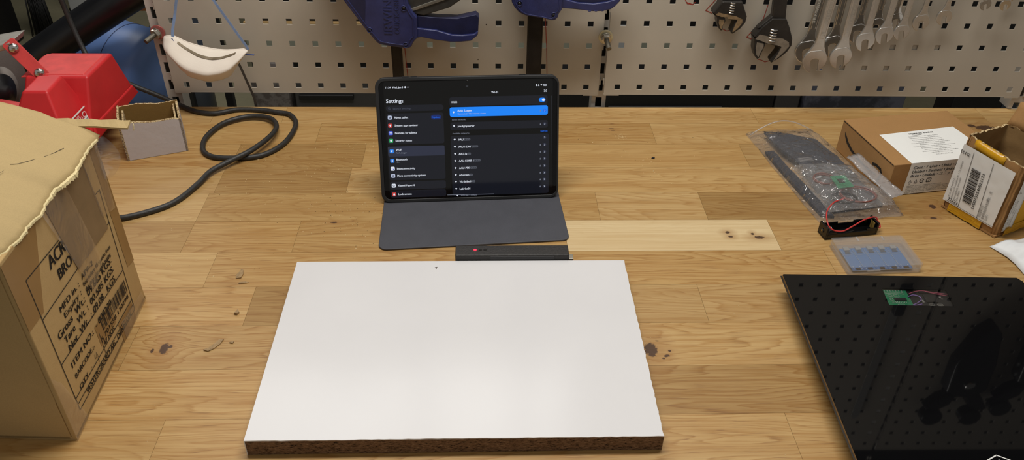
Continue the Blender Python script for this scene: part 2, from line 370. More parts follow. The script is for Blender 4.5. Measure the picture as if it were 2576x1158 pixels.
def write(mb, txt, fn, u, v, h, width=None, align='l', bold=0., shear=0., ang=0., ext=0.):
    "lettering with cap height h at (u, v) on the surface fn(u, v, height above it)"
    if bold and not ext:
        d = bold * h * 1.5
        for k in (-1, 0, 1): write(mb, txt, fn, u + d * k * math.cos(ang), v + d * k * math.sin(ang), h, width, align, 0., shear, ang)
        return
    vs, fs = glyphs(txt, bold, ext)
    if not vs: return
    x0 = min(a[0] for a in vs); x1 = max(a[0] for a in vs); k = h / .69; kx = k if width is None else width / max(x1 - x0, 1e-6)
    w = (x1 - x0) * kx; dx = -x0 * kx - (0 if align == 'l' else (w / 2 if align == 'c' else w)); ca, sa = math.cos(ang), math.sin(ang)
    out = []
    for a in vs:
        p, q = a[0] * kx + dx + shear * a[1] * k, a[1] * k
        out.append(fn(u + p * ca - q * sa, v + p * sa + q * ca, a[2] * k))
    mb.raw(out, fs)
def frame(o, u, v):
    "surface frame: fn(a, b, c) = o + a u + b v + c n"
    o = Vector(o); u = Vector(u).normalized(); n = u.cross(Vector(v)).normalized(); w = n.cross(u)
    return lambda a, b, c=0.: o + u * a + w * b + n * c
def rr(x0, y0, x1, y1, r, n=5):
    "rounded rectangle outline"
    r = min(r, abs(x1 - x0) / 2 - 1e-6, abs(y1 - y0) / 2 - 1e-6); out = []
    for cx, cy, a in ((x1 - r, y0 + r, -90), (x1 - r, y1 - r, 0), (x0 + r, y1 - r, 90), (x0 + r, y0 + r, 180)):
        for k in range(n + 1): q = math.radians(a + 90 * k / n); out.append((cx + r * math.cos(q), cy + r * math.sin(q)))
    return out
def ring_pts(cx, cy, rx, ry, n=20, a0=0, a1=360): return [(cx + rx * math.cos(math.radians(a0 + (a1 - a0) * k / n)), cy + ry * math.sin(math.radians(a0 + (a1 - a0) * k / n))) for k in range(n + (0 if a1 - a0 == 360 else 1))]
def face(mb, fn, pts, c=0.): mb.flat([fn(a, b, c) for a, b in pts])
def stroke(mb, fn, pts, w, c=0., closed=False):
    "a line of width w through 2-D points on a surface"
    n = len(pts); segs = range(n if closed else n - 1)
    for i in segs:
        (x0, y0), (x1, y1) = pts[i], pts[(i + 1) % n]; d = math.hypot(x1 - x0, y1 - y0)
        if d < 1e-9: continue
        ex, ey = (x1 - x0) / d * w * .3, (y1 - y0) / d * w * .3; nx, ny = -(y1 - y0) / d * w / 2, (x1 - x0) / d * w / 2
        mb.flat([fn(a, b, c) for a, b in ((x0 - ex + nx, y0 - ey + ny), (x0 - ex - nx, y0 - ey - ny), (x1 + ex - nx, y1 + ey - ny), (x1 + ex + nx, y1 + ey + ny))])
def smooth_path(pts, n=6):
    "Catmull-Rom through the points"
    P = [Vector(p) for p in pts]; out = []
    for i in range(len(P) - 1):
        a, b, c, d = P[max(i - 1, 0)], P[i], P[i + 1], P[min(i + 2, len(P) - 1)]
        for k in range(n):
            t = k / n; out.append(.5 * ((2 * b) + (c - a) * t + (2 * a - 5 * b + 4 * c - d) * t * t + (3 * b - a - 3 * c + d) * t ** 3))
    return out + [P[-1]]
def barcode(mb, fn, u0, v0, u1, v1, n=46, seed=3, vertical=False, c=0., slant=0.):
    r = random.Random(seed); t = 0; L = (v1 - v0) if vertical else (u1 - u0); ws = [r.choice((1, 1, 2, 3)) for _ in range(n)]; k = L / sum(ws)
    for i, w in enumerate(ws):
        if i % 2 == 0:
            a, b = t * k, (t + w) * k
            if vertical: face(mb, fn, [(u0, v0 + a), (u1, v0 + a), (u1, v0 + b), (u0, v0 + b)], c)
            else: face(mb, fn, [(u0 + a, v0 + a * slant), (u0 + b, v0 + b * slant), (u0 + b, v1 + b * slant), (u0 + a, v1 + a * slant)], c)
        t += w

# ------------------------------------------------------------------ the setting
def struct(o): o['kind'] = 'structure'; return o
mb = MB(); mb.box((-5, -3, -.95), (5, 4.2, -.9)); struct(mb.build('floor', 'floor'))
mb = MB(); mb.box((-5, 4.2, -.95), (5, 4.3, 2.4)); struct(mb.build('wall_back', 'wall'))
mb = MB(); mb.box((-5, -.9, 2.1), (5, 4.3, 2.2)); struct(mb.build('ceiling', 'wall'))
mb = MB(); mb.box((-5.1, -3, -.95), (-5, 4.3, 2.4)); struct(mb.build('wall_left', 'wall'))

# ------------------------------------------------------------------ workbench
WB = thing('workbench', 'oak butcher-block workbench top with visible staves and knots', 'workbench', (0, 0, 0))
YB = [0, -.0598] + [-.0598 - .0726 * k for k in range(1, 12)]
JX = {0: ([-.479, -.359, .463, .873], [.52, .55, .52, .55, .58]),
      1: ([-.290, .272], [.5, .45, .55]),
      2: ([-.409, -.206, .409], [.5, .34, .5, .42]),
      3: ([-.415, -.220, .02], [.5, .36, .6, .55]),
      4: ([-.421, .153, .309], [.6, .42, .58, .3, .44]),
      5: ([-.421, -.273, .10, .394], [.42, .5, .44, .98, .46]),
      6: ([-.371, .452], [.62, .48, .56, .74]),
      7: ([-.304, -.10, .261], [.56, .28, .48, .50]),
      8: ([-.425, .05], [.36, .46, .58, .5]),
      9: ([-.05], [.55, .36, .4]),
      10: ([-.35, .310], [.5, .50, .52]),
      11: ([-.2, .4], [.5, .5, .5])}
X0, X1 = -1.15, 1.35
mb = MB(); mb.cur = 1; mb.box((X0, YB[-1] - .001, -.036), (X1, 0, -.0008)); mb.cur = 0; info = []
for k in range(12):
    xs, tones = JX[k]; xs = [X0] + xs + [X1]; y1, y0 = YB[k], YB[k + 1]; sl = .0045
    for i in range(len(xs) - 1):
        n0 = len(mb.f); g = .00016
        mb.box((xs[i] + g, y0 + g, -.02), (xs[i + 1] - g, y1 - g, 0))
        info += [((tones[i] if i < len(tones) else .5), random.random(), .4 + .6 * random.random())] * 6
fig_over = {}
wt = mb.build('worktop', ['wood', 'joint'], WB)
ca = wt.data.color_attributes.new('stave', 'FLOAT_COLOR', 'CORNER')
for p in wt.data.polygons:
    c = info[p.index - 6] if p.index >= 6 else (.5, .5, .5)
    if c[0] > .9: c = (c[0], c[1], .12)
    for li in p.loop_indices: ca.data[li].color = (c[0], c[1], c[2], 1)
for x in (X0 + .1, X1 - .1):
    for y in (-.8, -.08):
        q = MB(); q.box((x - .03, y - .03, -.9), (x + .03, y + .03, -.036)); q.build('leg', 'grey_steel', WB, .002)

# ------------------------------------------------------------------ perforated tool panels and uprights
K = 1.0206; PIT = .038 * K; AP = -.0097904; CZ = .6721; CX, CY = -.0128, -1.3048
PU = Vector((math.cos(AP), math.sin(AP), 0)); PN = Vector((math.sin(AP), -math.cos(AP), 0))   # along the panel, and out of it towards the room
PL = Vector((-.5318, .0148, .19028)); PR = Vector((.21963, -.00407, .19655))
def zz(z): return CZ + (z - CZ) * K
def peg(side):
    o = PL if side == 'L' else PR
    return lambda s, z, f=0.: Vector((o.x, o.y, 0)) + PU * (s * K) + PN * (f * K) + Vector((0, 0, zz(z)))
pL, pR = peg('L'), peg('R')
def panel(name, org, n, label, rows_up=17, rows_dn=4, plugged=()):
    "sheet steel panel: square holes punched on a 38 mm grid, folded rim"
    t = thing(name, label, 'tool panel', org + Vector((0, 0, -rows_dn * PIT - .0135)), 0, 'perforated tool panels over the bench')
    o = Vector(t.location); m = MB(o); h = .0047 * K; ma, mz = .0225 * K, .0128 * K; th = .0015
    P = lambda a, z, d=0.: org + PU * a + PN * d + Vector((0, 0, z))
    xs = [-ma]; 
    for i in range(n): xs += [i * PIT - h, i * PIT + h]
    xs.append((n - 1) * PIT + ma); zs = [-rows_dn * PIT - mz]
    for j in range(-rows_dn, rows_up + 1): zs += [j * PIT - h, j * PIT + h]
    zs.append(rows_up * PIT + ma)
    for j in range(len(zs) - 1):
        if j % 2 == 0: m.flat([P(xs[0], zs[j]), P(xs[-1], zs[j]), P(xs[-1], zs[j + 1]), P(xs[0], zs[j + 1])]); m.flat([P(xs[0], zs[j], -th), P(xs[0], zs[j + 1], -th), P(xs[-1], zs[j + 1], -th), P(xs[-1], zs[j], -th)]); continue
        for i in range(0, len(xs) - 1, 2):
            a, b, c, d = xs[i], xs[i + 1], zs[j], zs[j + 1]
            m.flat([P(a, c), P(b, c), P(b, d), P(a, d)]); m.flat([P(a, c, -th), P(a, d, -th), P(b, d, -th), P(b, c, -th)])
            if i + 2 < len(xs):
                a, b = xs[i + 1], xs[i + 2]
                m.raw([P(a, c), P(b, c), P(b, d), P(a, d), P(a, c, -th), P(b, c, -th), P(b, d, -th), P(a, d, -th)], [(0, 4, 5, 1), (1, 5, 6, 2), (2, 6, 7, 3), (3, 7, 4, 0)])
    L, Rr, B, T = xs[0], xs[-1], zs[0], zs[-1]; d = .005; w = .0012
    def slab(a, b, c, e, d0, d1): m.hexa([P(a, c, d0), P(b, c, d0), P(b, e, d0), P(a, e, d0)], [P(a, c, d1), P(b, c, d1), P(b, e, d1), P(a, e, d1)])
    slab(L, Rr, B - w, B, -d, .0002); slab(L, Rr, T, T + w, -d, .0002)
    slab(L, L + w, B, T, -d, -th); slab(Rr - w, Rr, B, T, -d, -th)
    slab(L + .001, L + .027, B - .0032, B, -.0015, .0001); slab(Rr - .027, Rr - .001, B - .0032, B, -.0015, .0001)
    # lugs that hook over the uprights
    z = -.118 * K
    for kk in range(16):
        zc = -rows_dn * PIT + .004 + kk * .064 * K
        slab(L - .0026, L, zc, zc + .0105, -.004, -.0012); slab(Rr, Rr + .0026, zc, zc + .0105, -.004, -.0012)
    m.build('perforated_sheet', 'panel', t)
    return t, P
TL, _ = panel('tool_panel', PL, 19, 'beige perforated steel panel behind the tablet, hung with blue clamps', rows_up=13)
TR, _ = panel('tool_panel', PR, 19, 'beige perforated steel panel hung with spanners, right of the yellow washer', rows_up=20)
# its neighbour, seen only mirrored in the black glass
TX, _ = panel('tool_panel', PR + PU * (18 * PIT + .054 * K), 19, 'beige perforated steel panel at the far right, mirrored in the black glass plate', rows_up=20)
def upright(xc, yc, k0, label, lo=-.9):
    t = thing('slotted_upright', label, 'upright', (xc, yc, lo), 0, 'slotted uprights behind the tool panels'); m = MB((xc, yc, lo))
    w = .0125 * K; d = .03; sw = .0055 * K; sh = .0097 * K; th = .002
    P = lambda a, z, q=0.: Vector((xc, yc, 0)) + PU * a + PN * q + Vector((0, 0, z))
    def slab(a, b, c, e, d0, d1): m.hexa([P(a, c, d0), P(b, c, d0), P(b, e, d0), P(a, e, d0)], [P(a, c, d1), P(b, c, d1), P(b, e, d1), P(a, e, d1)])
    top = .98 if xc > .1 else .70; m.cur = 0
    slab(-w, -sw, lo, top, -th, 0); slab(sw, w, lo, top, -th, 0)
    zc = k0; holes = []
    while zc < top - .03: holes.append(zc); zc += .032 * K
    zc = k0 - .032 * K
    while zc > -.2: holes.insert(0, zc); zc -= .032 * K
    e = lo
    for z in holes: slab(-sw, sw, e, z - sh, -th, 0); e = z + sh
    slab(-sw, sw, e, top, -th, 0)
    slab(-w, -w + th, lo, top, -d, -th); slab(w - th, w, lo, top, -d, -th); m.cur = 1; slab(-w + th, w - th, lo, top, -d, -d + th)
    m.build('channel', ['rail', 'dark_cab'], t); return t
def railpos(side, s): 
    q = (pL if side == 'L' else pR)(s, 0, -.006); return q.x, q.y
x, y = railpos('L', -.0268); upright(x, y, zz(.0126), 'slotted steel upright at the left end of the panels, by the white mask')
x, y = railpos('R', -.0277); y += .0115; upright(x, y, zz(.0165), 'slotted steel upright in the gap between the two panels, under the yellow washer')
x, y = railpos('R', .7110); upright(x, y, zz(.0165), 'slotted steel upright at the right end of the spanner panel', .001)

def hexpts(r): return [(r * math.cos(PI / 3 * k), r * math.sin(PI / 3 * k)) for k in range(6)]
def stud(fn, s, z, label, wm, tilt, ln):
    c = fn(s, z, 0.); t = thing('threaded_stud', label, 'bolt', c); ax = (PN + Vector(tilt)).normalized()
    u = ax.cross(Vector((0, 0, 1))).normalized(); v = u.cross(ax)
    F = lambda a, b, q: c + u * a + v * b + ax * q
    m = MB(c); m.lathe(c, PN, [(0.0005, .0115), (.0005, .0122), (.002, .0122), (.002, .0115)], 36); m.build('washer', wm, t)
    m = MB(c); m.prism(hexpts(.0088), F, .002, .0095); m.lathe(c, ax, [(.002, .0095), (.0032, .0095)], 30); m.build('nut', 'zinc', t, .0007)
    m = MB(c); prof = [(-.006, .0036)]
    k = 0.
    while k < ln: prof += [(k, .0036), (k + .0007, .0042)]; k += .0014
    m.lathe(c, ax, prof + [(ln, .003)], 20); m.build('threaded_rod', 'thread', t)
stud(pR, -.0277, .1453, 'zinc stud and nut on a yellowish washer between the two panels', 'washer_yellow', (.12, 0, -.35), .03)
stud(pL, -.0262, .1425, 'zinc stud and nut on a reddish washer left of the white mask', 'washer_red', (-.5, 0, -.25), .03)

# red marker outlines drawn on the panels
def marker(panel_t, fn, lines, w=.0011):
    f2 = lambda a, b, c: fn(a, b, .0004)
    for l in lines:
        m = MB(panel_t.location); stroke(m, f2, l, w); m.build('marker_outline', 'marker', panel_t)
marker(TL, pL, [[(.3755, .125), (.3785, .05)], [(.6085, .20), (.6089, .172), (.613, .12), (.6157, .0696)], [(.478, .212), (.492, .213), (.499, .211)]])
marker(TR, pR, [[(.0958, .2083), (.0998, .2024), (.109, .2012), (.112, .205)], [(.109, .2012), (.0985, .2045)], [(.1312, .1915), (.1423, .1869)], [(.1312, .1915), (.144, .2088)],
                [(.2312, .2017), (.228, .1783), (.2180, .163), (.2064, .1466)], [(.2064, .1466), (.2172, .1425)], [(.1644, .16), (.1716, .1567), (.1777, .1594)],
                [(.2326, .1073), (.2400, .1055), (.2458, .1024), (.2558, .106)], [(.185, .192), (.1888, .188)]])
for s_, z_ in ((.498, .098), (.494, .178), (.512, .16)):
    m = MB(TL.location); face(m, lambda a, b, c: pL(a, b, .0003), ring_pts(s_, z_, .0009, .0009, 10)); m.build('scuff_mark', 'speck', TL)

# ------------------------------------------------------------------ bar clamps hanging on the left panel
def clamp(name_lbl, org_s, org_z, body, handle, screws, bar, text=True, trigger=True, bar_top=.9):
    "one-hand bar clamp, head down: body, pistol grip, trigger, steel bar, screws"
    o = pL(org_s, org_z, .03); t = thing('bar_clamp', name_lbl, 'clamp', o, 0, 'blue bar clamps hanging on the panel'); F = lambda a, b, c: pL(a, b, c)
    m = MB(o); m.prism(body, F, .022, .056); bd = m.build('body', 'blue_clamp', t, .0022, 3)
    # raised border on the body
    m = MB(o); cx = sum(p[0] for p in body) / len(body); cz = sum(p[1] for p in body) / len(body)
    ins = [(cx + (a - cx) * .86, cz + (b - cz) * .88) for a, b in body]
    for i in range(len(ins)):
        (x0, y0), (x1, y1) = ins[i], ins[(i + 1) % len(ins)]
        if max(y0, y1) > .30: continue
        d = math.hypot(x1 - x0, y1 - y0); nx, ny = -(y1 - y0) / d * .0009, (x1 - x0) / d * .0009
        m.prism([(x0 + nx, y0 + ny), (x0 - nx, y0 - ny), (x1 - nx, y1 - ny), (x1 + nx, y1 + ny)], F, .0555, .0570)
    m.build('moulded_rib', 'blue_clamp', bd, .0004)
    hb, ht = handle
    m = MB(o); m.prism(hb, F, .026, .052); m.build('grip', 'blue_clamp', t, .0018, 3)
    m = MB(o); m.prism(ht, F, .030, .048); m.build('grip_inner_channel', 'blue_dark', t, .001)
    for s, z in screws:
        q = MB(o); c = F(s, z, .0555); q.lathe(c, PN, [(0, .0046), (.0016, .0046), (.0018, .0038), (.0006, .0036)], 24); q.cur = 1; q.lathe(c, PN, [(0, .003), (.0014, .003)], 6); q.build('screw', ['blue_clamp', 'chip_dark'], bd)
    b0, b1, zb = bar; m = MB(o); m.prism([(b0, zb), (b1, zb), (b1, bar_top), (b0, bar_top)], F, .034, .042)
    m.prism([(b0, zb), (b0 + .0022, zb), (b0 + .0022, bar_top), (b0, bar_top)], F, .0415, .0425)
    m.prism([(b1 - .0022, zb), (b1, zb), (b1, bar_top), (b1 - .0022, bar_top)], F, .0415, .0425)
    m.build('bar', 'dark_steel', t, .0006)
    if trigger:
        m = MB(o); m.prism([(b1 + .010, .198), (.4145, .193), (.455, .206), (.478, .222), (.50, .262), (.47, .27), (.43, .25), (.385, .235)], F, .031, .049)
        m.build('trigger', 'trigger', t, .002)
        m = MB(o); m.prism([(.392, .2035), (.398, .2008), (.455, .2215), (.452, .2255)], F, .0485, .0505); m.build('trigger_plate', 'zinc', t, .0004)
    if text:
        m = MB(o); fn = lambda a, b, c: F(a, b, .0560 + c)
        write(m, 'IRWIN', fn, .3640, .1655, .0125, width=.056, ang=math.radians(88), ext=.05, bold=.012)
        write(m, 'QUICK-GRIP', fn, .3756, .1660, .0078, width=.060, ang=math.radians(88), ext=.05)
        m.build('raised_lettering', 'blue_clamp', bd)
    return t
body1 = [(.2500, .285), (.2944, .2156), (.3181, .1785), (.3355, .1541), (.3395, .1495), (.3440, .1470), (.3600, .1440), (.3854, .1410), (.3905, .1420), (.3933, .1445), (.3955, .1500), (.3989, .1546), (.4030, .1580),
         (.4040, .1923), (.3977, .2010), (.3911, .2165), (.386, .30), (.30, .30)]
grip1 = [(.4010, .1565), (.4086, .1581), (.432, .1535), (.456, .1504), (.472, .1508), (.4879, .1527), (.4930, .157), (.4988, .1622), (.4995, .1690), (.4925, .1640), (.474, .1620), (.4580, .1625), (.4330, .1700), (.4010, .1735)]
chan1 = [(.4010, .1700), (.4330, .1670), (.4580, .1600), (.474, .1600), (.4925, .1625), (.4995, .1680), (.5009, .1905), (.4959, .1950), (.4664, .1883), (.4351, .1893), (.4040, .1923)]
c1 = clamp('blue bar clamp with IRWIN lettering and open charcoal trigger, left of the two', .38, .19, body1, (grip1, chan1), [(.3288, .1713), (.3839, .1471), (.3844, .2075)], (.3582, .3755, .034))
# flat dark plate for the open pocket, its shade put into the colour
m = MB(c1.location); m.prism([(.262, .285), (.3060, .2120), (.3185, .1860), (.3225, .1830), (.3262, .2159), (.328, .285)], lambda a, b, c: pL(a, b, c), .0558, .0563); m.build('pocket_shade', 'blue_dark', c1)
body2 = [(.545, .30), (.5519, .2180), (.5570, .2090), (.5634, .2021), (.5700, .1985), (.5760, .1964), (.6000, .1930), (.6150, .1893), (.6203, .1896), (.6245, .1942), (.6262, .2010), (.6300, .2065), (.634, .30)]
grip2 = [(.6276, .2059), (.6319, .2079), (.6550, .2060), (.6792, .2032), (.6940, .2036), (.7071, .2066), (.7140, .2120), (.7203, .2196), (.7215, .226), (.70, .2185), (.68, .2155), (.655, .2170), (.63, .2240)]
chan2 = [(.63, .2200), (.655, .2150), (.68, .2140), (.70, .2165), (.7215, .224), (.7225, .245), (.68, .240), (.63, .245)]
c2 = clamp('blue bar clamp cut off by the top edge, on the wider black bar', .60, .215, body2, (grip2, chan2), [(.6180, .1985), (.5640, .2170)], (.5780, .6026, .034), text=False, trigger=False)
m = MB(c2.location)
for a in (.674, .684, .694): m.prism(ring_pts(a, .2045 + (a - .684) * .04, .0028, .0011, 12), lambda a, b, c: pL(a, b, c), .0515, .0528)
m.build('grip_nub', 'blue_clamp', c2, .0004)

# ------------------------------------------------------------------ adjustable spanners
def adjustable(lbl, o_s, o_z, neck, head, jaw, worm, face_mat, width, loc_w):
    F = lambda a, b, c: pR(a, b, c); o = F(o_s, o_z, .02); t = thing('adjustable_wrench', lbl, 'wrench', o, 0, 'adjustable spanners on the panel')
    m = MB(o); m.prism(neck, F, .014, .027); m.build('handle', 'phosphate', t, .002, 3)
    m = MB(o); m.prism(head, F, .010, .031); m.build('fixed_jaw', 'phosphate', t, .0016, 2)
    m = MB(o); m.prism(jaw, F, .011, .030); m.build('movable_jaw', 'phosphate', t, .0012, 2)
    # worn bright faces
    return t, F, o
t, F, o = adjustable('smaller black adjustable wrench with rusty worn jaws', .165, .21,
    [(.1480, .2100), (.1500, .232), (.1515, .46), (.1700, .46), (.1730, .232), (.1790, .2130)],
    [(.1352, .1985), (.1480, .2175), (.1792, .2175), (.1850, .2050), (.1908, .1930), (.1900, .1830), (.1835, .1730), (.1725, .1638), (.1695, .1655), (.1735, .1830), (.1760, .1870), (.1620, .1880), (.1600, .1915), (.1500, .1920)],
    [(.1352, .1975), (.1560, .1905), (.1580, .1850), (.1548, .1760), (.1560, .1700), (.1530, .1688), (.1490, .1730), (.1445, .1830), (.1440, .1900)], None, None, None, None)
m = MB(o); face(m, F, [(.1395, .1962), (.1440, .2000), (.1560, .1972), (.1730, .1940), (.1840, .1890), (.1850, .1830), (.1800, .1750), (.1728, .1672), (.1712, .1690), (.1752, .1840), (.1765, .1885), (.1610, .1895), (.1590, .1925), (.1500, .1925)], .0314); 
face(m, F, [(.1470, .1880), (.1550, .1880), (.1560, .1840), (.1540, .1760), (.1545, .1710), (.1510, .1740), (.1475, .1820)], .0304); m.build('worn_jaw_face', 'rusty_face', t)
def worm(t, F, o, cs, cz, w, h):
    m = MB(o); r = w / 2; c0 = F(cs, cz - h / 2, .026); c1 = F(cs, cz + h / 2, .026); m.cyl(c0, c1, r * .62, 16); pts = []
    for k in range(90): a = k / 90 * 2 * PI * 4.5; z = cz - h / 2 + h * k / 89; pts.append(F(cs, z, .026) + PU * (math.cos(a) * r * .85) + PN * (math.sin(a) * r * .85))
    m.tube(pts, h * .075, 6); m.build('worm_screw', 'chrome', t)
worm(t, F, o, .1645, .2065, .0125, .018)
t, F, o = adjustable('larger black adjustable wrench with bright ground jaws', .238, .17,
    [(.2120, .1720), (.2327, .1930), (.2305, .2205), (.2290, .50), (.2530, .50), (.2513, .2205), (.2551, .1900), (.2660, .1720)],
    [(.2075, .1600), (.2190, .1760), (.2327, .1900), (.2551, .1900), (.2640, .1740), (.2719, .1560), (.2730, .1450), (.2680, .1340), (.2580, .1235), (.2455, .1140), (.2440, .1165), (.2520, .1310), (.2545, .1410), (.2490, .1440), (.2310, .1475), (.2250, .1500), (.2200, .1540)],
    [(.2075, .1590), (.2250, .1500), (.2300, .1470), (.2290, .1400), (.2260, .1300), (.2250, .1230), (.2213, .1205), (.2160, .1260), (.2120, .1370), (.2110, .1480), (.2100, .1530)], None, None, None, None)
m = MB(o); face(m, F, [(.2110, .1560), (.2170, .1640), (.2330, .1605), (.2560, .1570), (.2670, .1510), (.2690, .1440), (.2640, .1360), (.2560, .1260), (.2468, .1165), (.2530, .1300), (.2565, .1430), (.2490, .1458), (.2310, .1490), (.2240, .1520)], .0314)
face(m, F, [(.2150, .1500), (.2265, .1480), (.2275, .1420), (.2240, .1310), (.2225, .1240), (.2180, .1290), (.2150, .1400)], .0304); m.build('ground_jaw_face', 'steel_face', t)
worm(t, F, o, .2390, .1620, .0165, .0205)

# ------------------------------------------------------------------ combination spanners
def spanner(s, z, R, jw, sw, lbl, num=None, f=.024, tilt=10., lean=0., mat='steel', length=.2, th=None, word=None):
    "open end down, ring end up; s, z = centre of the open head on the panel"
    o = pR(s, z, f); t = thing('combination_wrench', lbl, 'wrench', o, 0, 'combination spanners hanging on the panel'); th = th or R * .28
    la = math.radians(lean)
    def F(a, b, c):
        return o + PU * (a * math.cos(la) + b * math.sin(la)) * K + Vector((0, 0, (b * math.cos(la) - a * math.sin(la)) * K)) + PN * (c * K)
    ta = math.radians(tilt)
    def q(a, b): return (a * math.cos(ta) - b * math.sin(ta), a * math.sin(ta) + b * math.cos(ta))
    out = []
    aj = math.degrees(math.acos(jw * .5 / R)) - 7
    for k in range(15):   # left side, from the neck down to the left tip
        a = math.radians(118 + k * (180 + aj - 118) / 14); rr_ = R * (1.0 if k < 11 else 1.0 + .025 * (k - 10)); out.append((rr_ * math.cos(a), rr_ * math.sin(a)))
    out.append((-jw * .5, -R * 1.08)); out.append((-jw * .5, -R * .15))
    for k in range(1, 6): a = math.radians(200 - k * 220 / 6); out.append((jw * .53 * math.cos(a), -R * .05 + jw * .34 * math.sin(a)))
    out.append((jw * .5, -R * .15)); out.append((jw * .5, -R * .98))
    for k in range(15): a = math.radians(-aj + k * (62 + aj) / 14); out.append((R * math.cos(a), R * math.sin(a)))
    out = [q(a, b) for a, b in out]
    m = MB(o); m.prism(out, F, -th / 2, th / 2)
    shank = [(-sw * .46, R * 1.75), (-sw * .62, R * 1.25), (-R * .78, R * .62), (0, R * .15), (R * .78, R * .62), (sw * .62, R * 1.25), (sw * .46, R * 1.75), (sw * .5, length), (-sw * .5, length)]
    m.prism(shank, F, -th * .38, th * .38)
    m.prism([(-sw * .28, R * 1.9), (sw * .28, R * 1.9), (sw * .3, length * .95), (-sw * .3, length * .95)], F, -th * .46, th * .46)
    m.build('open_end_and_shank', mat, t, min(.0013, th * .22), 3, angle=30)
    m = MB(o); n = 24; r1, r0 = R * .92, R * .55; vs = []
    for k in range(n):
        a = 2 * PI * k / n; ri = r0 * (1 + .07 * math.cos(12 * a))
        for rr_, c in ((r1, -th * .6), (r1, th * .6), (ri, th * .6), (ri, -th * .6)): vs.append(F(rr_ * math.cos(a), length + r0 * 1.3 + rr_ * math.sin(a), c))
    m.raw(vs, [(4 * k + j, 4 * ((k + 1) % n) + j, 4 * ((k + 1) % n) + (j + 1) % 4, 4 * k + (j + 1) % 4) for k in range(n) for j in range(4)]); m.build('ring_end', mat, t, .0006)
    if num:
        m = MB(o); write(m, num, lambda a, b, c: F(a, b, th * .47 + .0003 + c), sw * .16, R * 2.35, sw * .34, ang=PI / 2, align='c', bold=.01)
        face(m, lambda a, b, c: F(a, b, th * .39 + .0003), ring_pts(0, R * 1.55, sw * .045, sw * .045, 10))
        if word: write(m, word, lambda a, b, c: F(a, b, th * .47 + .0003 + c), sw * .2, R * 3.2, sw * .38, ang=PI / 2, bold=.01)
        m.build('stamped_size', 'pale_stamp', t)
    return t
W = [(.3149, .1215, .0200, .0125, .0150, '19', 'large brass-tinted open-end spanner stamped 19, front of the leftmost pair', .034, 'steel'),
     (.3065, .1290, .0195, .0122, .0150, None, 'dark polished spanner with chrome letters, hanging behind the spanner stamped 19', .012, 'chrome'),
     (.3553, .1290, .0182, .0113, .0142, '17', 'satin open-end spanner stamped 17, second pair from the left, in front', .036, 'steel'),
     (.3460, .1395, .0185, .0113, .0130, None, 'dark polished spanner half hidden behind the spanner stamped 17', .014, 'chrome'),
     (.3893, .1555, .0158, .0096, .0118, '14', 'satin open-end spanner stamped 14, in front of its darker twin', .034, 'steel'),
     (.3815, .1620, .0158, .0096, .0110, None, 'dark polished spanner half hidden behind the spanner stamped 14', .014, 'chrome'),
     (.4180, .1665, .0148, .0088, .0110, '13', 'satin open-end spanner stamped 13, fourth pair, in front', .034, 'steel'),
     (.4095, .1730, .0148, .0088, .0100, None, 'dark polished spanner half hidden behind the spanner stamped 13', .014, 'chrome'),
     (.4445, .1715, .0128, .0080, .0100, '12', 'satin open-end spanner stamped 12, beside the one stamped 13', .034, 'steel'),
     (.4390, .1830, .0130, .0080, .0085, None, 'polished spanner whose round head shows behind the spanner stamped 12', .014, 'chrome'),
     (.4808, .1815, .0138, .0075, .0092, '11', 'pale satin spanner stamped 11, hanging alone', .016, 'steel'),
     (.5163, .1905, .0126, .0068, .0088, '10', 'grey satin spanner stamped 10, last of the large ones', .016, 'steel'),
     (.5732, .2135, .0088, .0048, .0070, None, 'tiny brownish spanner at the top edge, left of the three small ones', .022, 'steel_face'),
     (.6025, .2150, .0088, .0046, .0066, None, 'tiny chrome spanner at the top edge, middle of the three small ones', .026, 'chrome'),
     (.6140, .2215, .0080, .0044, .0062, None, 'tiny chrome spanner behind, rightmost of the three small ones', .012, 'chrome')]
for s, z, R_, jw, sw, num, lbl, f, mt in W:
    spanner(s, z, R_, jw, sw, lbl, num, f, tilt=(10 if num else 14), lean=(2.5 if s < .32 else 0), mat=mt, length=.10 + R_ * 6, word={'19': 'CHROM VANADIUM', '17': 'Chrome-Vanadium'}.get(num))
m = MB(pR(.3065, .1290, .012)); t = [o for o in bpy.data.objects if o.get('label', '').startswith('dark polished spanner with chrome letters')][0]
la = math.radians(2.5)
write(m, 'DURATECH', lambda a, b, c: pR(a, b, .0155 + c * 1.), .3115, .1795, .0052, width=.036, ang=math.radians(90 - 2.5), bold=.03) if False else None
write(m, 'CHROM-VANADIUM', lambda a, b, c: pR(a, b, .0158 + c), .3080, .1775, .0050, width=.040, ang=math.radians(87.5), bold=.03); m.build('pale_lettering', 'pale_stamp', t)

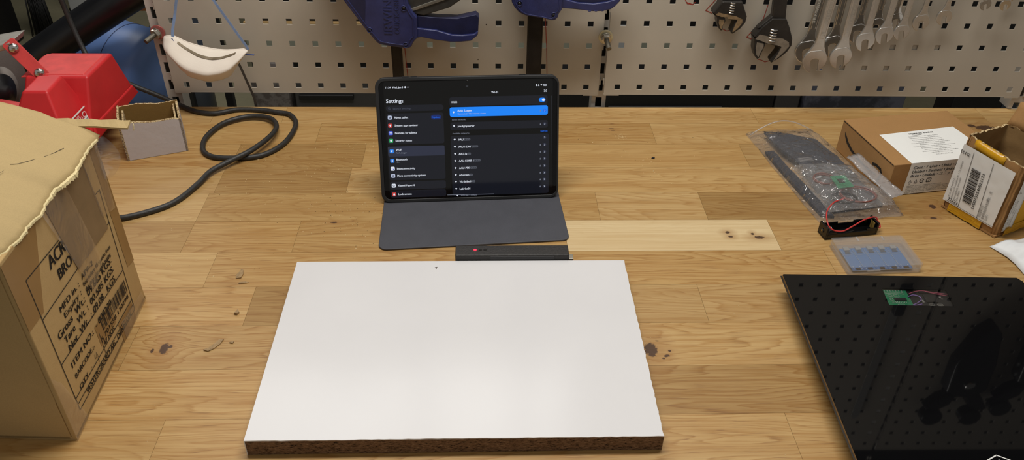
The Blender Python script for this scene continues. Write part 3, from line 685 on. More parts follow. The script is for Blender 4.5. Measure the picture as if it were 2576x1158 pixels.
# ------------------------------------------------------------------ dust mask
o = pL(.06, .12, .03); t = thing('dust_mask', 'white cup dust mask hanging upside down on the panel by blue elastic', 'dust mask', o); F = lambda a, b, c: pL(a, b, c)
top = [(-.0065, .1440), (-.004, .1478), (.0092, .1506), (.0316, .1385), (.053, .1318), (.074, .1275), (.090, .1262), (.105, .1268), (.118, .1275), (.1259, .1268)]
bot = [(-.0075, .1300), (.0000, .1150), (.0050, .1040), (.0110, .0900), (.0190, .0780), (.0493, .0690), (.070, .0720), (.0870, .0790), (.1045, .1020), (.1225, .1235)]
def lerp(a, b, t): return a + (b - a) * t
def samp(P, t):
    k = t * (len(P) - 1); i = min(int(k), len(P) - 2); f = k - i; return (lerp(P[i][0], P[i + 1][0], f), lerp(P[i][1], P[i + 1][1], f))
def mask_pt(u, v, lift=0.):
    a, b = samp(top, u), samp(bot, u); side = max(0, math.sin(PI * (u * .96 + .02))) ** .75
    tri = max(0, (v / .52) ** .8 if v < .52 else 1 - ((v - .52) / .48) ** 1.15)
    dep = .030 + .036 * side * tri + .004 * (1 - v) * side + .0022 * noise.noise(Vector((u * 7, v * 4, 1))) * (1 if v > .1 else .3) + lift
    return F(lerp(a[0], b[0], v), lerp(a[1], b[1], v), dep)
g = [[mask_pt(j / 28, i / 16) for j in range(29)] for i in range(17)]
def mat_mask():
    t = NT('white_nonwoven_felt'); v = t.coord(); t.set(base=t.ramp(t.noise(v, 8, 3), [(.3, srgb((226, 214, 200))), (.7, srgb((236, 226, 214)))]), rough=.9, spec=.15, sheen=.2)
    t.bump(t.noise(t.coord((400, 400, 2500)), 1, 2), .25, .0006); return t.m
M['felt'] = mat_mask()
m = MB(o); m.smooth = True; m.sheet(g, .0012); m.build('cup', 'felt', t)
m = MB(o); m.smooth = True; m.tube([mask_pt(k / 28, 0, .0005) for k in range(29)], .0015, 8); m.tube([mask_pt(0.002, k / 12, .0008) for k in range(13)], .0009, 6); m.build('rim_seam', 'felt', t)
m = MB(o); gg = []
for k in range(19):
    f = k / 18; u = lerp(.27, .80, f); v = .06 + .09 * math.sin(PI * f)
    gg.append([mask_pt(u, v - .024, .0034), mask_pt(u, v + .024, .0034)])
m.sheet(gg, .0006); m.build('nose_clip', 'clip_metal', t)
def ribbon(pts, w, name, mat, par, o, tw=0.):
    m = MB(o); P = smooth_path(pts, 5); g = []
    for k, p in enumerate(P):
        d = (P[min(k + 1, len(P) - 1)] - P[max(k - 1, 0)]).normalized(); n = (PN * math.cos(tw * k / len(P)) + PU * math.sin(tw * k / len(P))); s = d.cross(n).normalized() * w / 2
        g.append([p - s, p + s])
    m.sheet(g, .0006); return m.build(name, mat, par)
hook = F(.058, .262, .02)
ribbon([F(.0102, .1488, .036), F(.0120, .16, .034), F(.0200, .185, .03), F(.0290, .2113, .03), F(.045, .245, .026), hook], .0042, 'elastic_strap', 'strap_blue', t, o, 1.1)
ribbon([F(.1258, .1275, .034), F(.1235, .134, .034), F(.105, .17, .033), F(.0842, .2118, .032), hook], .0042, 'elastic_strap', 'strap_blue', t, o)
ribbon([F(.0960, .1020, .018), F(.1002, .0922, .014), F(.1068, .062, .012), F(.1133, .0301, .010), F(.1140, .0100, .008)], .0042, 'elastic_strap', 'grey_steel', t, o)
m = MB(o); m.hexa([F(.006, .1470, .037), F(.0100, .1480, .037), F(.0205, .1330, .046), F(.0165, .1310, .046)], [F(.006, .1470, .039), F(.0100, .1480, .039), F(.0205, .1330, .048), F(.0165, .1310, .048)]); m.build('strap_tab', 'staple_blue', t)
m = MB(o); m.hexa([F(.116, .1215, .034), F(.1345, .1195, .034), F(.1345, .1180, .034), F(.116, .1198, .034)], [F(.116, .1215, .036), F(.1345, .1195, .036), F(.1345, .1180, .036), F(.116, .1198, .036)]); m.build('strap_tab', 'staple_blue', t)

# ------------------------------------------------------------------ stand-ins for unidentified tools above the frame, mirrored in the black glass
def at_panel(x, z, f): return Vector((x, -.0 - (x) * .0098 - f - .003, z))
o = at_panel(.86, .55, .01); t = thing('steel_rule', 'long satin steel rule hanging high on the panel, mirrored in the black glass', 'ruler', o)
m = MB(o); q = lambda a, b, c: at_panel(a, b, .008 + c); m.prism([(.850, .53), (.868, .53), (.868, .86), (.859, .872), (.850, .86)], q, 0, .0015); m.build('blade', 'satin_rule', t)
m = MB(o); m.prism(rr(.850, .455, .872, .535, .006), q, .0, .014); m.build('handle', 'black_plastic', t, .002)
for dx, dz, lab in ((0, 0, 'big stand-in black clamp high on the panel, mirrored whole in the black glass'), (.15, -.03, 'big stand-in black clamp beside its neighbour, mirrored at the right edge of the glass')):
    o = at_panel(1.06 + dx, .68 + dz, .04); t = thing('stand_in_clamp', lab, 'clamp', o, 0, 'stand-in black clamps above the frame')
    q = lambda a, b, c: at_panel(1.06 + dx + a, .68 + dz + b, .02 + c)
    m = MB(o); m.prism([(-.045, .055), (-.05, -.03), (-.025, -.12), (0, -.145), (.02, -.12), (.04, -.03), (.045, .05), (.02, .07), (-.02, .07)], q, 0, .035); m.build('jaw_body', 'black_gloss', t, .006)
    for sx in (-1, 1):
        m = MB(o); m.prism([(sx * .012, .06), (sx * .05, .08), (sx * .072, .115), (sx * .045, .12), (sx * .02, .10)][::sx], q, .004, .03); m.build('jaw_arm', 'black_gloss', t, .004)
        m = MB(o); m.lathe(q(sx * .045, .145, .017) , (0, -1, 0), [(-.012, .02), (-.012, .024), (.012, .024), (.012, .02)]); m.build('swivel_pad', 'black_gloss', t, .002)
    m = MB(o); m.lathe(q(0, .03, .035), (0, -1, 0), [(0, .012), (.004, .012), (.006, .008)]); m.build('pivot_cap', 'chrome', t)

# ------------------------------------------------------------------ white laminated chipboard
o = (-.0411, -.6156, 0); t = thing('laminated_chipboard', 'white laminated chipboard offcut lying flat in the foreground, raw brown front edge', 'board', o)
bx0, bx1, by0, by1 = -.2529, .1680, -.7612, -.4716
m = MB(o)
for nm, mt, z0, z1 in (('particle_core', 'chipboard', .0004, .0206), ('white_face', 'laminate', .0206, .0218)):
    m = MB(o); e = .0000 if nm == 'white_face' else .0006
    r = random.Random(5); n = 70; fr = [(lerp(bx0, bx1, k / n), by0 + (r.random() * .0005 if nm == 'white_face' else 0) + e) for k in range(n + 1)]
    rt = [(bx1 - e - (r.random() * .0009 if nm == 'white_face' else 0), lerp(by0, by1, k / n)) for k in range(1, n + 1)]
    m.prism(fr + rt + [(bx0 + e, by1 - e)], lambda a, b, c: (a, b, c), z0, z1); m.build(nm, mt, t)
m = MB(o); m.box((bx0, by0 + .0030, 0), (bx1 - .0030, by1, .0004)); m.build('lower_face', 'laminate', t)
m = MB(o); m.box((bx0 - .0008, by0, .0008), (bx0, by1, .0218)); m.build('edge_band', 'laminate', t)
m = MB(o); face(m, lambda a, b, c: (a, b, .0220), [(-.0770, -.4845), (-.0735, -.4838), (-.0742, -.4862), (-.0752, -.4883), (-.0756, -.4862)])
m.build('dark_nick', 'speck', t)

# ------------------------------------------------------------------ tablet and its folio
th, ln = math.radians(3.06), math.radians(16.5)
ux = Vector((math.cos(th), math.sin(th), 0)); uy = Vector((-math.sin(th) * math.sin(ln), math.cos(th) * math.sin(ln), math.cos(ln)))
T0 = Vector((-.0329, -.3025, .0025)); TF = frame(T0, ux, uy)          # the plane of the glass, seen from the front
t = thing('tablet', 'black tablet standing upright in its folio, screen lit with a network settings page', 'tablet', T0)
m = MB(T0); m.prism(rr(-.1252, .0052, .1262, .1778, .009), TF, -.0062, -.0004); m.build('body', 'black_plastic', t, .001)
m = MB(T0); m.prism(rr(-.1246, .0058, .1256, .1772, .0085), TF, -.0004, 0.); fg = m.build('front_glass', 'hob_glass', t)
SC = dict(bg=((6, 7, 10), .25), card=((25, 27, 36), .75), card2=((31, 34, 46), .8), hi=((46, 50, 68), .85), blue=((22, 132, 250), .95), white=((232, 238, 250), .85), grey=((150, 156, 172), .6), dim=((90, 96, 112), .6),
          lblue=((30, 110, 240), .9), upd=((22, 44, 112), .8), red=((206, 66, 62), .8), green=((40, 168, 96), .8), violet=((80, 100, 220), .85), pale=((190, 200, 225), .85), iconb=((40, 130, 235), .9))
mats = []; idx = {}
for k, (c, e) in SC.items():
    idx[k] = len(mats); mats.append(emit('screen_' + k, c, e))
m = MB(T0)
def P2(col, x0, y0, x1, y1, r=.003, c=.00015): m.cur = idx[col]; face(m, TF, rr(x0, y0, x1, y1, r), c)
def TX2(s, u, v, h, col='white', width=None, bold=.015, align='l', c=.0004): m.cur = idx[col]; write(m, s, lambda a, b, q: TF(a, b, c + q), u, v - h / 2, h, width, align, bold)
P2('bg', -.1185, .0082, .1195, .1765, .004, .0001)
P2('card', -.1165, .1350, -.0357, .1437, .0042, .0002); P2('card', -.1162, .0876, -.0363, .1322, .003, .0002)
P2('card', -.1170, .0348, -.0363, .0845, .003, .0002); P2('hi', -.1170, .0700, -.0363, .0845, .002, .00025)
P2('card', -.1168, .0203, -.0363, .0325, .003, .0002); P2('card', -.1168, .0082, -.0363, .0190, .003, .0002)
P2('card', -.0270, .1408, .1122, .1535, .003, .0002); P2('blue', -.0272, .1252, .1127, .1390, .003, .0002)
P2('card', -.0268, .1064, .1128, .1176, .003, .0002); P2('card', -.0269, .0082, .1146, .0979, .003, .0002)
TX2('11:54', -.1156, .1688, .0026, width=.0078); TX2('Wed, Jun 3', -.1062, .1688, .0026, width=.0150)
m.cur = idx['white']; face(m, TF, ring_pts(-.0880, .1688, .0013, .0013, 12), .0004); stroke(m, TF, [(-.0855, .1688), (-.0825, .1688)], .0006, .0004)
TX2('Settings', -.1156, .1498, .0052, width=.0238)
TX2('Search settings', -.1070, .1392, .0026, 'dim', width=.0260, bold=0); m.cur = idx['dim']
stroke(m, TF, ring_pts(-.1120, .1397, .0013, .0013, 12), .0004, .0004, True); stroke(m, TF, [(-.1111, .1388), (-.1101, .1378)], .0004, .0004)
rows = [('About tablet', .1263, 'pale'), ('System apps updater', .1150, 'red'), ('Features for tablets', .1041, 'violet'), ('Security status', .0931, 'green'),
        ('Interconnectivity', .0520, 'white'), ('More connectivity options', .0413, 'pale'), ('Xiaomi HyperAI', .0266, 'white'), ('Lock screen', .0134, 'red'), ('Wi-Fi', .0795, 'iconb'), ('Bluetooth', .0655, 'iconb')]
wd = {'About tablet': .0195, 'System apps updater': .033, 'Features for tablets': .0305, 'Security status': .0233, 'Interconnectivity': .0262, 'More connectivity options': .0405, 'Xiaomi HyperAI': .0240, 'Lock screen': .0190, 'Wi-Fi': .0085, 'Bluetooth': .0152}
for s, v, ic in rows:
    TX2(s, -.1056, v, .0029, width=wd[s]); iv = v - (.0018 if s in ('Wi-Fi', 'Bluetooth') else 0)
    P2(ic, -.1146, iv - .0029, -.1088, iv + .0029, .0014, .0003)
ic = {'About tablet': 'card', 'Interconnectivity': 'violet', 'More connectivity options': 'card2', 'Xiaomi HyperAI': 'dim'}
for s, v, _ in rows:
    iv = v - (.0018 if s in ('Wi-Fi', 'Bluetooth') else 0); col = ic.get(s, 'white'); m.cur = idx[col]; c0 = -.1117; C5 = .00045
    if s == 'System apps updater': face(m, TF, [(c0, iv + .0018), (c0 - .0016, iv), (c0 - .0007, iv), (c0 - .0007, iv - .0016), (c0 + .0007, iv - .0016), (c0 + .0007, iv), (c0 + .0016, iv)], C5)
    elif s == 'Security status': face(m, TF, [(c0, iv - .0019), (c0 + .0015, iv - .0005), (c0 + .0015, iv + .0012), (c0, iv + .0017), (c0 - .0015, iv + .0012), (c0 - .0015, iv - .0005)], C5)
    elif s == 'Wi-Fi': face(m, TF, [(c0, iv - .0016), (c0 + .0019, iv + .0008), (c0, iv + .0015), (c0 - .0019, iv + .0008)], C5)
    elif s == 'Bluetooth': stroke(m, TF, [(c0 - .0010, iv - .0009), (c0 + .0010, iv + .0009), (c0, iv + .0018), (c0, iv - .0018), (c0 + .0010, iv - .0009), (c0 - .0010, iv + .0009)], .0004, C5)
    elif s == 'Lock screen': face(m, TF, rr(c0 - .0013, iv - .0016, c0 + .0013, iv + .0004, .0003), C5); stroke(m, TF, ring_pts(c0, iv + .0004, .0009, .0012, 8, 0, 180), .0004, C5)
    elif s == 'Features for tablets':
        for a in (-.0009, .0009):
            for b in (-.0009, .0009): face(m, TF, rr(c0 + a - .0006, iv + b - .0006, c0 + a + .0006, iv + b + .0006, .0003), C5)
    elif s == 'About tablet':
        for a in (-.0008, .0008): face(m, TF, rr(c0 + a - .0005, iv - .0014, c0 + a + .0005, iv + .0014, .0002), C5)
    elif s == 'Interconnectivity':
        for a, b in ((-.0008, .0006), (.0009, -.0008)): face(m, TF, ring_pts(c0 + a, iv + b, .0007, .0007, 10), C5)
    else:
        stroke(m, TF, ring_pts(c0 - .0003, iv + .0003, .0011, .0011, 12), .0005, C5, True); stroke(m, TF, ring_pts(c0 + .0005, iv - .0005, .0009, .0009, 12), .0004, C5, True)
TX2('AAA_Logger', -.1056, .0752, .0021, 'grey', width=.0152, bold=0); TX2('On', -.1056, .0615, .0021, 'grey', bold=0)
P2('upd', -.0540, .1223, -.0397, .1291, .0034, .0003); TX2('Update', -.0516, .1256, .0022, 'lblue', width=.0096, c=.0005)
TX2('Wi-Fi', .0322, .1592, .0029, width=.0095); TX2('Wi-Fi', -.0247, .1462, .0029, width=.0083)
P2('blue', .0998, .1439, .1092, .1499, .003, .0003); m.cur = idx['white']; face(m, TF, ring_pts(.1062, .1469, .0021, .0021, 16), .0005)
def wifi(u, v, k=1., col='white', c=.0005):
    m.cur = idx[col]; m_pts = [(u, v - .0014 * k)] + [(u + .0021 * k * math.sin(math.radians(a)) , v - .0014 * k + .0029 * k * math.cos(math.radians(a))) for a in (-46, -23, 0, 23, 46)]; face(m, TF, m_pts, c)
wifi(-.0217, .1318); TX2('AAA_Logger', -.0162, .1343, .0030, width=.0205, c=.0005); TX2('Connected / No Internet access', -.0162, .1296, .0019, 'pale', width=.0400, bold=0, c=.0005)
TX2('Saved networks', -.0244, .1213, .0021, 'grey', width=.0200, bold=0); TX2('Available networks', -.0244, .1015, .0021, 'grey', width=.0240, bold=0); TX2('Refresh', .1123, .1017, .0021, 'lblue', width=.0098, align='r')
wifi(-.0217, .1120); TX2('youlignyourfar', -.0165, .1120, .0029, width=.0240)
nets = [('AAU', .0073, 1, .0923), ('AAU-1-DAY', .0182, 1, .0817), ('AAU-1x', .0122, 0, .0711), ('AAU-CONF-1', .0212, 1, .0609), ('AAU-PSK', .0155, 1, .0502), ('eduroam', .0142, 0, .0398), ('VR-Brille01', .0178, 0, .0296), ('LabNet01', .0153, -1, .0188)]
def rowend(v, lock=True, cb='hi', c=.0005):
    m.cur = idx[cb]; face(m, TF, ring_pts(.1083, v, .0023, .0023, 18), .0004); m.cur = idx['white' if cb != 'blue' else 'white']
    stroke(m, TF, [(.1078, v + .0010), (.1089, v), (.1078, v - .0010)], .0004, .0006)
    if lock: m.cur = idx['grey']; face(m, TF, rr(.1014, v - .0012, .1030, v + .0002, .0002), c); stroke(m, TF, ring_pts(.1022, v + .0002, .0005, .0008, 6, 0, 180), .0003, c)
rowend(.1316, True, 'lblue'); rowend(.1122)
for i, (s, w, b, v) in enumerate(nets):
    wifi(-.0214, v); TX2(s, -.0163, v, .0030, width=w); rowend(v, i > 0)
    if b >= 0:
        x = -.0163 + w + .0010; bw = .0087 if b else .0040; m.cur = idx['grey']; stroke(m, TF, rr(x, v - .0013, x + bw, v + .0013, .0006, 3), .0003, .0004, True); TX2('2.4G/5G' if b else '5G', x + .0006, v, .0014, 'grey', width=bw - .0012, bold=0)
m.cur = idx['white']; wifi(-.0200, .0085, .8); TX2('WS-Lab5 7.1 PARV', -.0150, .0086, .0018, 'grey', width=.024)
stroke(m, TF, [(-.0344, .0100), (.0335, .0095)], .0007, .0007)
for k in (-1, 0, 1): face(m, TF, ring_pts(-.0017 + k * .0012, .1685, .00035, .00035, 8), .0004)
m.cur = idx['white']; face(m, TF, [(.0962, .1662), (.0974, .1678), (.0962, .1694), (.0950, .1678)], .0004); TX2('&', .0985, .1677, .0024); wifi(.1032, .1679, .8); stroke(m, TF, rr(.1062, .1667, .1108, .1690, .0008, 3), .0004, .0004, True); stroke(m, TF, [(.1071, .1678), (.1096, .1678)], .0009, .0004)
for a, b in ((1, 1), (1, -1), (-1, 1), (-1, -1)): stroke(m, TF, [(.1088 + a * .0006, .1600 + b * .0016), (.1088 + a * .0016, .1600 + b * .0016), (.1088 + a * .0016, .1600 + b * .0006)], .0004, .0004)
stroke(m, TF, [(.1074, .1600), (.1102, .1600)], .0004, .0004)
m.cur = idx['dim']; stroke(m, TF, [(.1173, .1523), (.1176, .0680)], .0004, .0004)
m.build('screen', mats, fg)
m = MB(T0); m.lathe(TF(-.0015, .1757, .0), TF(0, 0, 1) - TF(0, 0, 0), [(-.0002, .0009), (.0002, .0009)], 12); m.build('front_camera', 'black_gloss', fg)

t = thing('tablet_folio', 'dark grey folio stand, its front cover flat on the oak under the tablet', 'tablet case', (-.0285, -.36, 0)); o = t.location.copy()
# shell around the tablet: back, and a rim that hugs the glass
m = MB(o); outr, inr = rr(-.1300, .0008, .1288, .1820, .0135, 8), rr(-.1250, .0055, .1260, .1775, .0092, 8); n = len(outr)
vs = [TF(a, b, -.0095) for a, b in outr] + [TF(a, b, .0008) for a, b in outr] + [TF(a, b, .0008) for a, b in inr] + [TF(a, b, -.0064) for a, b in inr]
fs = [tuple(range(n - 1, -1, -1)), tuple(range(3 * n, 4 * n))]
for r_ in range(3): fs += [(r_ * n + i, r_ * n + (i + 1) % n, (r_ + 1) * n + (i + 1) % n, (r_ + 1) * n + i) for i in range(n)]
m.raw(vs, fs); m.build('shell', 'case_rim', t, .0007)
for a in (-.0915, -.080, .072): m = MB(o); m.prism(rr(a, .1819, a + .009, .1829, .0004), TF, -.006, -.002); m.build('side_button', 'case_rim', t)
CF = frame((-.0285, -.35, .0003), ux, (-math.sin(th), math.cos(th), 0))
cov = [(-.1300, .050), (-.1300, .041)] + [(-.1300, -.050)]
bl = [(-.1320 + .0115 * (1 - math.cos(math.radians(a))), -.0640 + .0115 * (1 - math.sin(math.radians(a)))) for a in range(0, 91, 15)]
br = [(.1300 - .0105 * (1 - math.sin(math.radians(a))), -.0575 + .0105 * (1 - math.cos(math.radians(a)))) for a in range(0, 91, 15)]
m = MB(o); m.prism([(-.1290, .060)] + bl + br + [(.1290, .060)], CF, 0, .0026); m.build('front_cover', 'folio', t, .0008)
# rear flap props the shell
bk = TF(0, .11, -.0095)
m = MB(o); a0, a1 = TF(-.125, .105, -.0096), TF(.125, .105, -.0096); b0, b1 = Vector((-.16, -.205, .0015)), Vector((.092, -.19, .0015))
m.hexa([a0, a1, b1, b0], [p + Vector((0, .002, .0012)) for p in (a0, a1, b1, b0)]); m.build('rear_prop', 'folio', t)
m = MB(o); m.hexa([Vector((-.16, -.205, .0003)), Vector((.092, -.19, .0003)), Vector((.098, -.289, .0003)), Vector((-.156, -.3026, .0003))], [Vector((-.16, -.205, .0022)), Vector((.092, -.19, .0022)), Vector((.098, -.289, .0022)), Vector((-.156, -.3026, .0022))]); m.build('base_flap', 'folio', t)

# ------------------------------------------------------------------ black gadget with the red lamp
o = Vector((.0221, -.4600, 0)); t = thing('sensor_box', 'black printed box with a small red light between folio and white board', 'gadget', o)
m = MB(o); m.box((-.0512, -.4703, 0), (.0960, -.4487, .0300)); b = m.build('housing', plain('ribbed_black_print', (38, 36, 35), .5, 0, .3, 300, .5, bscale=500), t, .0012)
m = MB(o); m.box((-.006, -.4710, .0232), (.077, -.4700, .0277)); m.build('front_cover_plate', 'chip_dark', t, .0004)
m = MB(o); m.prism(rr(-.0275, -.4600, -.0238, -.4578, .001), lambda a, b, c: (a, b, c), .0300, .0307); m.build('lamp_lens', emit('red_led', (255, 40, 60), 3.5), t)
m = MB(o)
for a in (-.0212, -.0150): m.prism(rr(a, -.4600, a + .0046, -.4580, .0009), lambda a, b, c: (a, b, c), .0299, .0302)
m.build('port', 'black_gloss', t)
m = MB(o); m.box((.0960, -.4690, .0185), (.1020, -.4590, .0225)); m.build('usb_plug', 'zinc', t, .0004)

# ------------------------------------------------------------------ large kraft carton on the left
A = Vector((-.4311, -.7392, 0)); B = Vector((-.4357, -.5155, 0)); o = Vector((-.60, -.63, 0))
t = thing('cardboard_carton', 'large printed kraft carton with torn top flap and peeling tape, left foreground', 'box', o)
bu = (B - A).normalized(); bn = Vector((bu.y, -bu.x, 0)); BF = frame(A, bu, (0, 0, 1)); wid = .34; L = (B - A).length
m = MB(o)
def wall(p0, p1, h0, h1, th_, inward):
    q = [p0, p1, p1 + inward * th_, p0 + inward * th_]; m.hexa(q, [q[0] + Vector((0, 0, h0)), q[1] + Vector((0, 0, h1)), q[2] + Vector((0, 0, h1)), q[3] + Vector((0, 0, h0))])
fx = Vector((-math.cos(.042), math.sin(.042), 0)); Cc = A + fx * wid; Dd = B + fx * wid
wall(A, B, .230, .232, .005, -bn); rw = m.build('right_wall', 'kraft', t, .0015)
m = MB(o); wall(A + fx * .005, Cc, .230, .230, .005, Vector((0, 1, 0))); m.build('front_wall', 'kraft', t, .0015)
m = MB(o); wall(B, Dd, .232, .236, .005, Vector((0, -1, 0))); m.build('back_wall', 'kraft', t, .0015)
m = MB(o); wall(Cc, Dd, .230, .236, .005, bn); m.build('left_wall', 'kraft', t, .0015)
m = MB(o); m.hexa([A + Vector((0, 0, .0005)), B + Vector((0, 0, .0005)), Dd + Vector((0, 0, .0005)), Cc + Vector((0, 0, .0005))], [A + Vector((0, 0, .005)), B + Vector((0, 0, .005)), Dd + Vector((0, 0, .005)), Cc + Vector((0, 0, .005))]); m.build('base', 'kraft', t)
# flap folded over, lifting to the left; its torn right edge
r = random.Random(11); g = []
n1, n2 = 60, 26
for i in range(n1 + 1):
    f = i / n1; y = lerp(-.760, -.5115, f); row = []
    tear = -.4305 + .004 * noise.noise(Vector((f * 9, 0, 0))) + .0022 * noise.noise(Vector((f * 45, 2, 0))) - .004 * (f < .15) + (.004 * math.sin(PI * min(1, max(0, (f - .55) / .28))) if .55 < f < .83 else 0)
    for j in range(n2 + 1):
        u = j / n2; x = lerp(tear, -.80, u ** 1.3); d = tear - x
        z = .2335 + .45 * d - .35 * d * d + .0035 * noise.noise(Vector((x * 16, y * 14, 3))) + -.0022 * abs(noise.noise(Vector((x * 30 + y * 12, y * 9, 8)))) + .0018 * noise.noise(Vector((x * 50, y * 40, 5))) - (.0035 * math.exp(-((d) / .006) ** 2))
        row.append((x, y + .0015 * noise.noise(Vector((x * 60, f, 2))) * (f > .95), z))
    g.append(row)
m = MB(o); m.smooth = True; m.sheet(g, -.0035); fl = m.build('top_flap', 'kraft_light', t)
m = MB(o); gg = []; NS = 240
for i in range(NS + 1):
    q = i / NS * n1; k = min(int(q), n1 - 1); p = Vector(g[k][0]).lerp(Vector(g[k + 1][0]), q - k)
    rag = abs(noise.noise(Vector((q * 1.1, 1, 0)))) + .5 * abs(noise.noise(Vector((q * 3.1, 5, 0))))
    wv = .0008 + .0022 * rag + (.0062 * math.sin(PI * (q - 26) / 22) ** 2 * (.5 + rag) if 26 < q < 48 else 0)
    gg.append([p + Vector((-.0012 - wv * .9, 0, .0006)), p + Vector((-.0004, 0, .0008)), p + Vector((wv * .30, 0, .0000)), p + Vector((wv * .42, 0, -.0016 - wv * .30))])
m.sheet(gg[2:-10], .0002); m.build('torn_liner_strip', 'torn_paper', t)
m = MB(o); g2 = []
for i in range(13):
    f = i / 12; x = lerp(-.500, -.3985, f); g2.append([(x, -.512 + .001 * math.sin(i), .2365 + .004 * (1 - f)), (x, -.4975 - .003 * f, .2405 - .001 * f + .0008 * math.sin(i * 2.1))])
m.sheet(g2, .0022); m.build('rear_flap', ['kraft_light'], t)
m = MB(o); m.tube(smooth_path([(-.398, -.5, .2385), (-.3965, -.5015, .236), (-.3972, -.503, .230)], 4), .0005, 5); m.build('loose_fibre', 'torn_paper', t)
m = MB(o); g3 = [[(-.455 - .004 * k, -.620 - .004 * k + .003 * math.sin(k), .2520 + .0006 * k), (-.462 - .003 * k, -.612, .2535)] for k in range(3)]
# print on the right face
q00, q10, q01, q11 = (.0226, .0208), (.1891, .0121), (.0237, .1916), (.1989, .1772)
def BQ(s, h, c=0.):
    "s, h in 0..1 across the printed frame"
    u = lerp(lerp(q00[0], q10[0], s), lerp(q01[0], q11[0], s), h); v = lerp(lerp(q00[1], q10[1], s), lerp(q01[1], q11[1], s), h); return BF(u, v, .0005 + c)
sl = math.radians(-4.2)
m = MB(o); fnq = lambda a, b, c=0.: BQ(a, b, c)
lw = .0055
def ln_(p, q, w=.0011):
    a = BQ(*p); b = BQ(*q); d = (b - a).normalized(); nrm = d.cross(bn).normalized() * w / 2; m.flat([a + nrm, a - nrm, b - nrm, b + nrm])
for p, q in (((0, 0), (1, 0)), ((1, 0), (1, 1)), ((0, 0), (0, 1)), ((0, .045), (1, .045)), ((0, .092), (1, .092)), ((0, .375), (1, .352)), ((0, .72), (1, .745))): ln_(p, q)
ln_((0, 1), (.40, 1)); ln_((.86, 1), (1, 1)); ln_((.47, .045), (.47, .22), .0008)
def bt(s, u, v, h, width=None, bold=.03, c=.0002): write(m, s, lambda a, b, q: BF(a, b, .0006 + q), u, v, h, width, bold=bold, ang=sl)
bt('ACR', .0640, .1720, .0140, .036, .03); bt('BRO', .0725, .1530, .0115, .030, .03); bt('K', .1770, .1610, .0125, .010, .03)
bt('MFD in. :', .0535, .1262, .0065, .046, .03); bt('APR-2', .1070, .1240, .0060, .030, .03)
bt('Expiry :', .0570, .1160, .0065, .041, .03); bt('Best before 18 months from', .1065, .1160, .0048, .075, .03); bt('the date of manufacturing', .1070, .1085, .0048, .070, .03)
bt('Gross  Wt.:', .0350, .1065, .0082, .065, .03); bt('09.665 KGS.', .1075, .1012, .0080, .066, .03)
bt('Tare  Wt. :', .0420, .0948, .0078, .058, .03); bt('00.585 KGS.', .1070, .0898, .0078, .066, .03)
bt('Net  Wt.  :', .0440, .0828, .0078, .058, .03); bt('09.08   KGS.', .1070, .0782, .0076, .064, .03)
bt('ITEM NO.:', .0370, .0660, .0068, .056, .03); bt('- 808230', .1010, .0620, .0072, .044, .03)
bt('BARCODE.:-', .0360, .0520, .0058, .050, .03); bt('QTY . :', .0360, .0360, .0058, .032, .03); bt('- 47 NOS.', .0990, .0335, .0056, .036, .03)
bt('VESTERGAARD AIS., DENMARK', .0435, .0218, .0060, .136, .03); bt('5 701558 130298', .1020, .0410, .0052, .082, .03)
barcode(m, lambda a, b, c=0.: BF(a, b, .0007), .1120, .0485, .1870, .0655, 58, 5, slant=-.0736)
stroke(m, BF, [(.0800, .0430), (.0790, .0385), (.0815, .0375), (.0845, .0420), (.0850, .0350), (.0835, .0290)], .0007, .0007)
m.build('printed_text', 'print_black', rw)
# brown tape bands and peeling film
def patch(name, mat, pts, c, bulge=0., n=10):
    "four corners on the right face, as a slightly wrinkled film"
    m = MB(o); g = []
    for i in range(n + 1):
        row = []
        for j in range(n + 1):
            a, b = i / n, j / n; u = lerp(lerp(pts[0][0], pts[1][0], a), lerp(pts[3][0], pts[2][0], a), b); v = lerp(lerp(pts[0][1], pts[1][1], a), lerp(pts[3][1], pts[2][1], a), b)
            row.append(BF(u, v, c + bulge * (.5 + .5 * noise.noise(Vector((u * 60, v * 60, 7)))) * math.sin(PI * a) ** .5 * (1 if j else .3)))
        g.append(row)
    m.smooth = True; m.sheet(g); return m.build(name, mat, t)
patch('brown_tape', 'tape_brown', [(.2045, .065), (.2237, .060), (.2237, .228), (.2045, .228)], .0004)
patch('brown_tape', 'tape_brown', [(.0, .150), (.030, .148), (.070, .226), (.0, .226)], .0003)
patch('brown_tape', 'tape_brown', [(.1440, .030), (.1870, .026), (.1870, .0), (.1440, .0)], .0003)
patch('smoky_tape', 'tape_old', [(.108, .138), (.190, .132), (.1830, .226), (.0900, .226)], .0008, .0006)
patch('smoky_tape', 'tape_old', [(.098, .038), (.142, .034), (.140, .062), (.098, .066)], .0003).active_material = M['tape_brown']
patch('clear_tape', 'tape_clear', [(.120, .095), (.155, .118), (.135, .228), (.080, .228)], .0016, .003, 16)
patch('clear_tape', 'tape_clear', [(.1850, .150), (.2180, .140), (.2230, .228), (.1800, .228)], .0012, .003, 12)
patch('clear_tape', 'tape_clear', [(-.0010, .0), (.030, .004), (.012, .070), (-.0010, .090)], .0010, .002, 10)
patch('clear_tape', 'tape_clear', [(.150, .0), (.2200, .0), (.2150, .018), (.150, .026)], .0009, .002, 10)
m = MB(o); g = []
for i in range(9):
    a = i / 8; g.append([BF(.2150 + .010 * b, .2280 - .05 * a, .0015 + (.012 * math.sin(PI * a) + .006) * b * 1.0) + bu * .004 * b for b in (0, .35, .7, 1.)])
m.smooth = True; m.sheet(g); m.build('lifted_clear_tape', 'tape_clear', t, sub=1)
m = MB(o); g = []
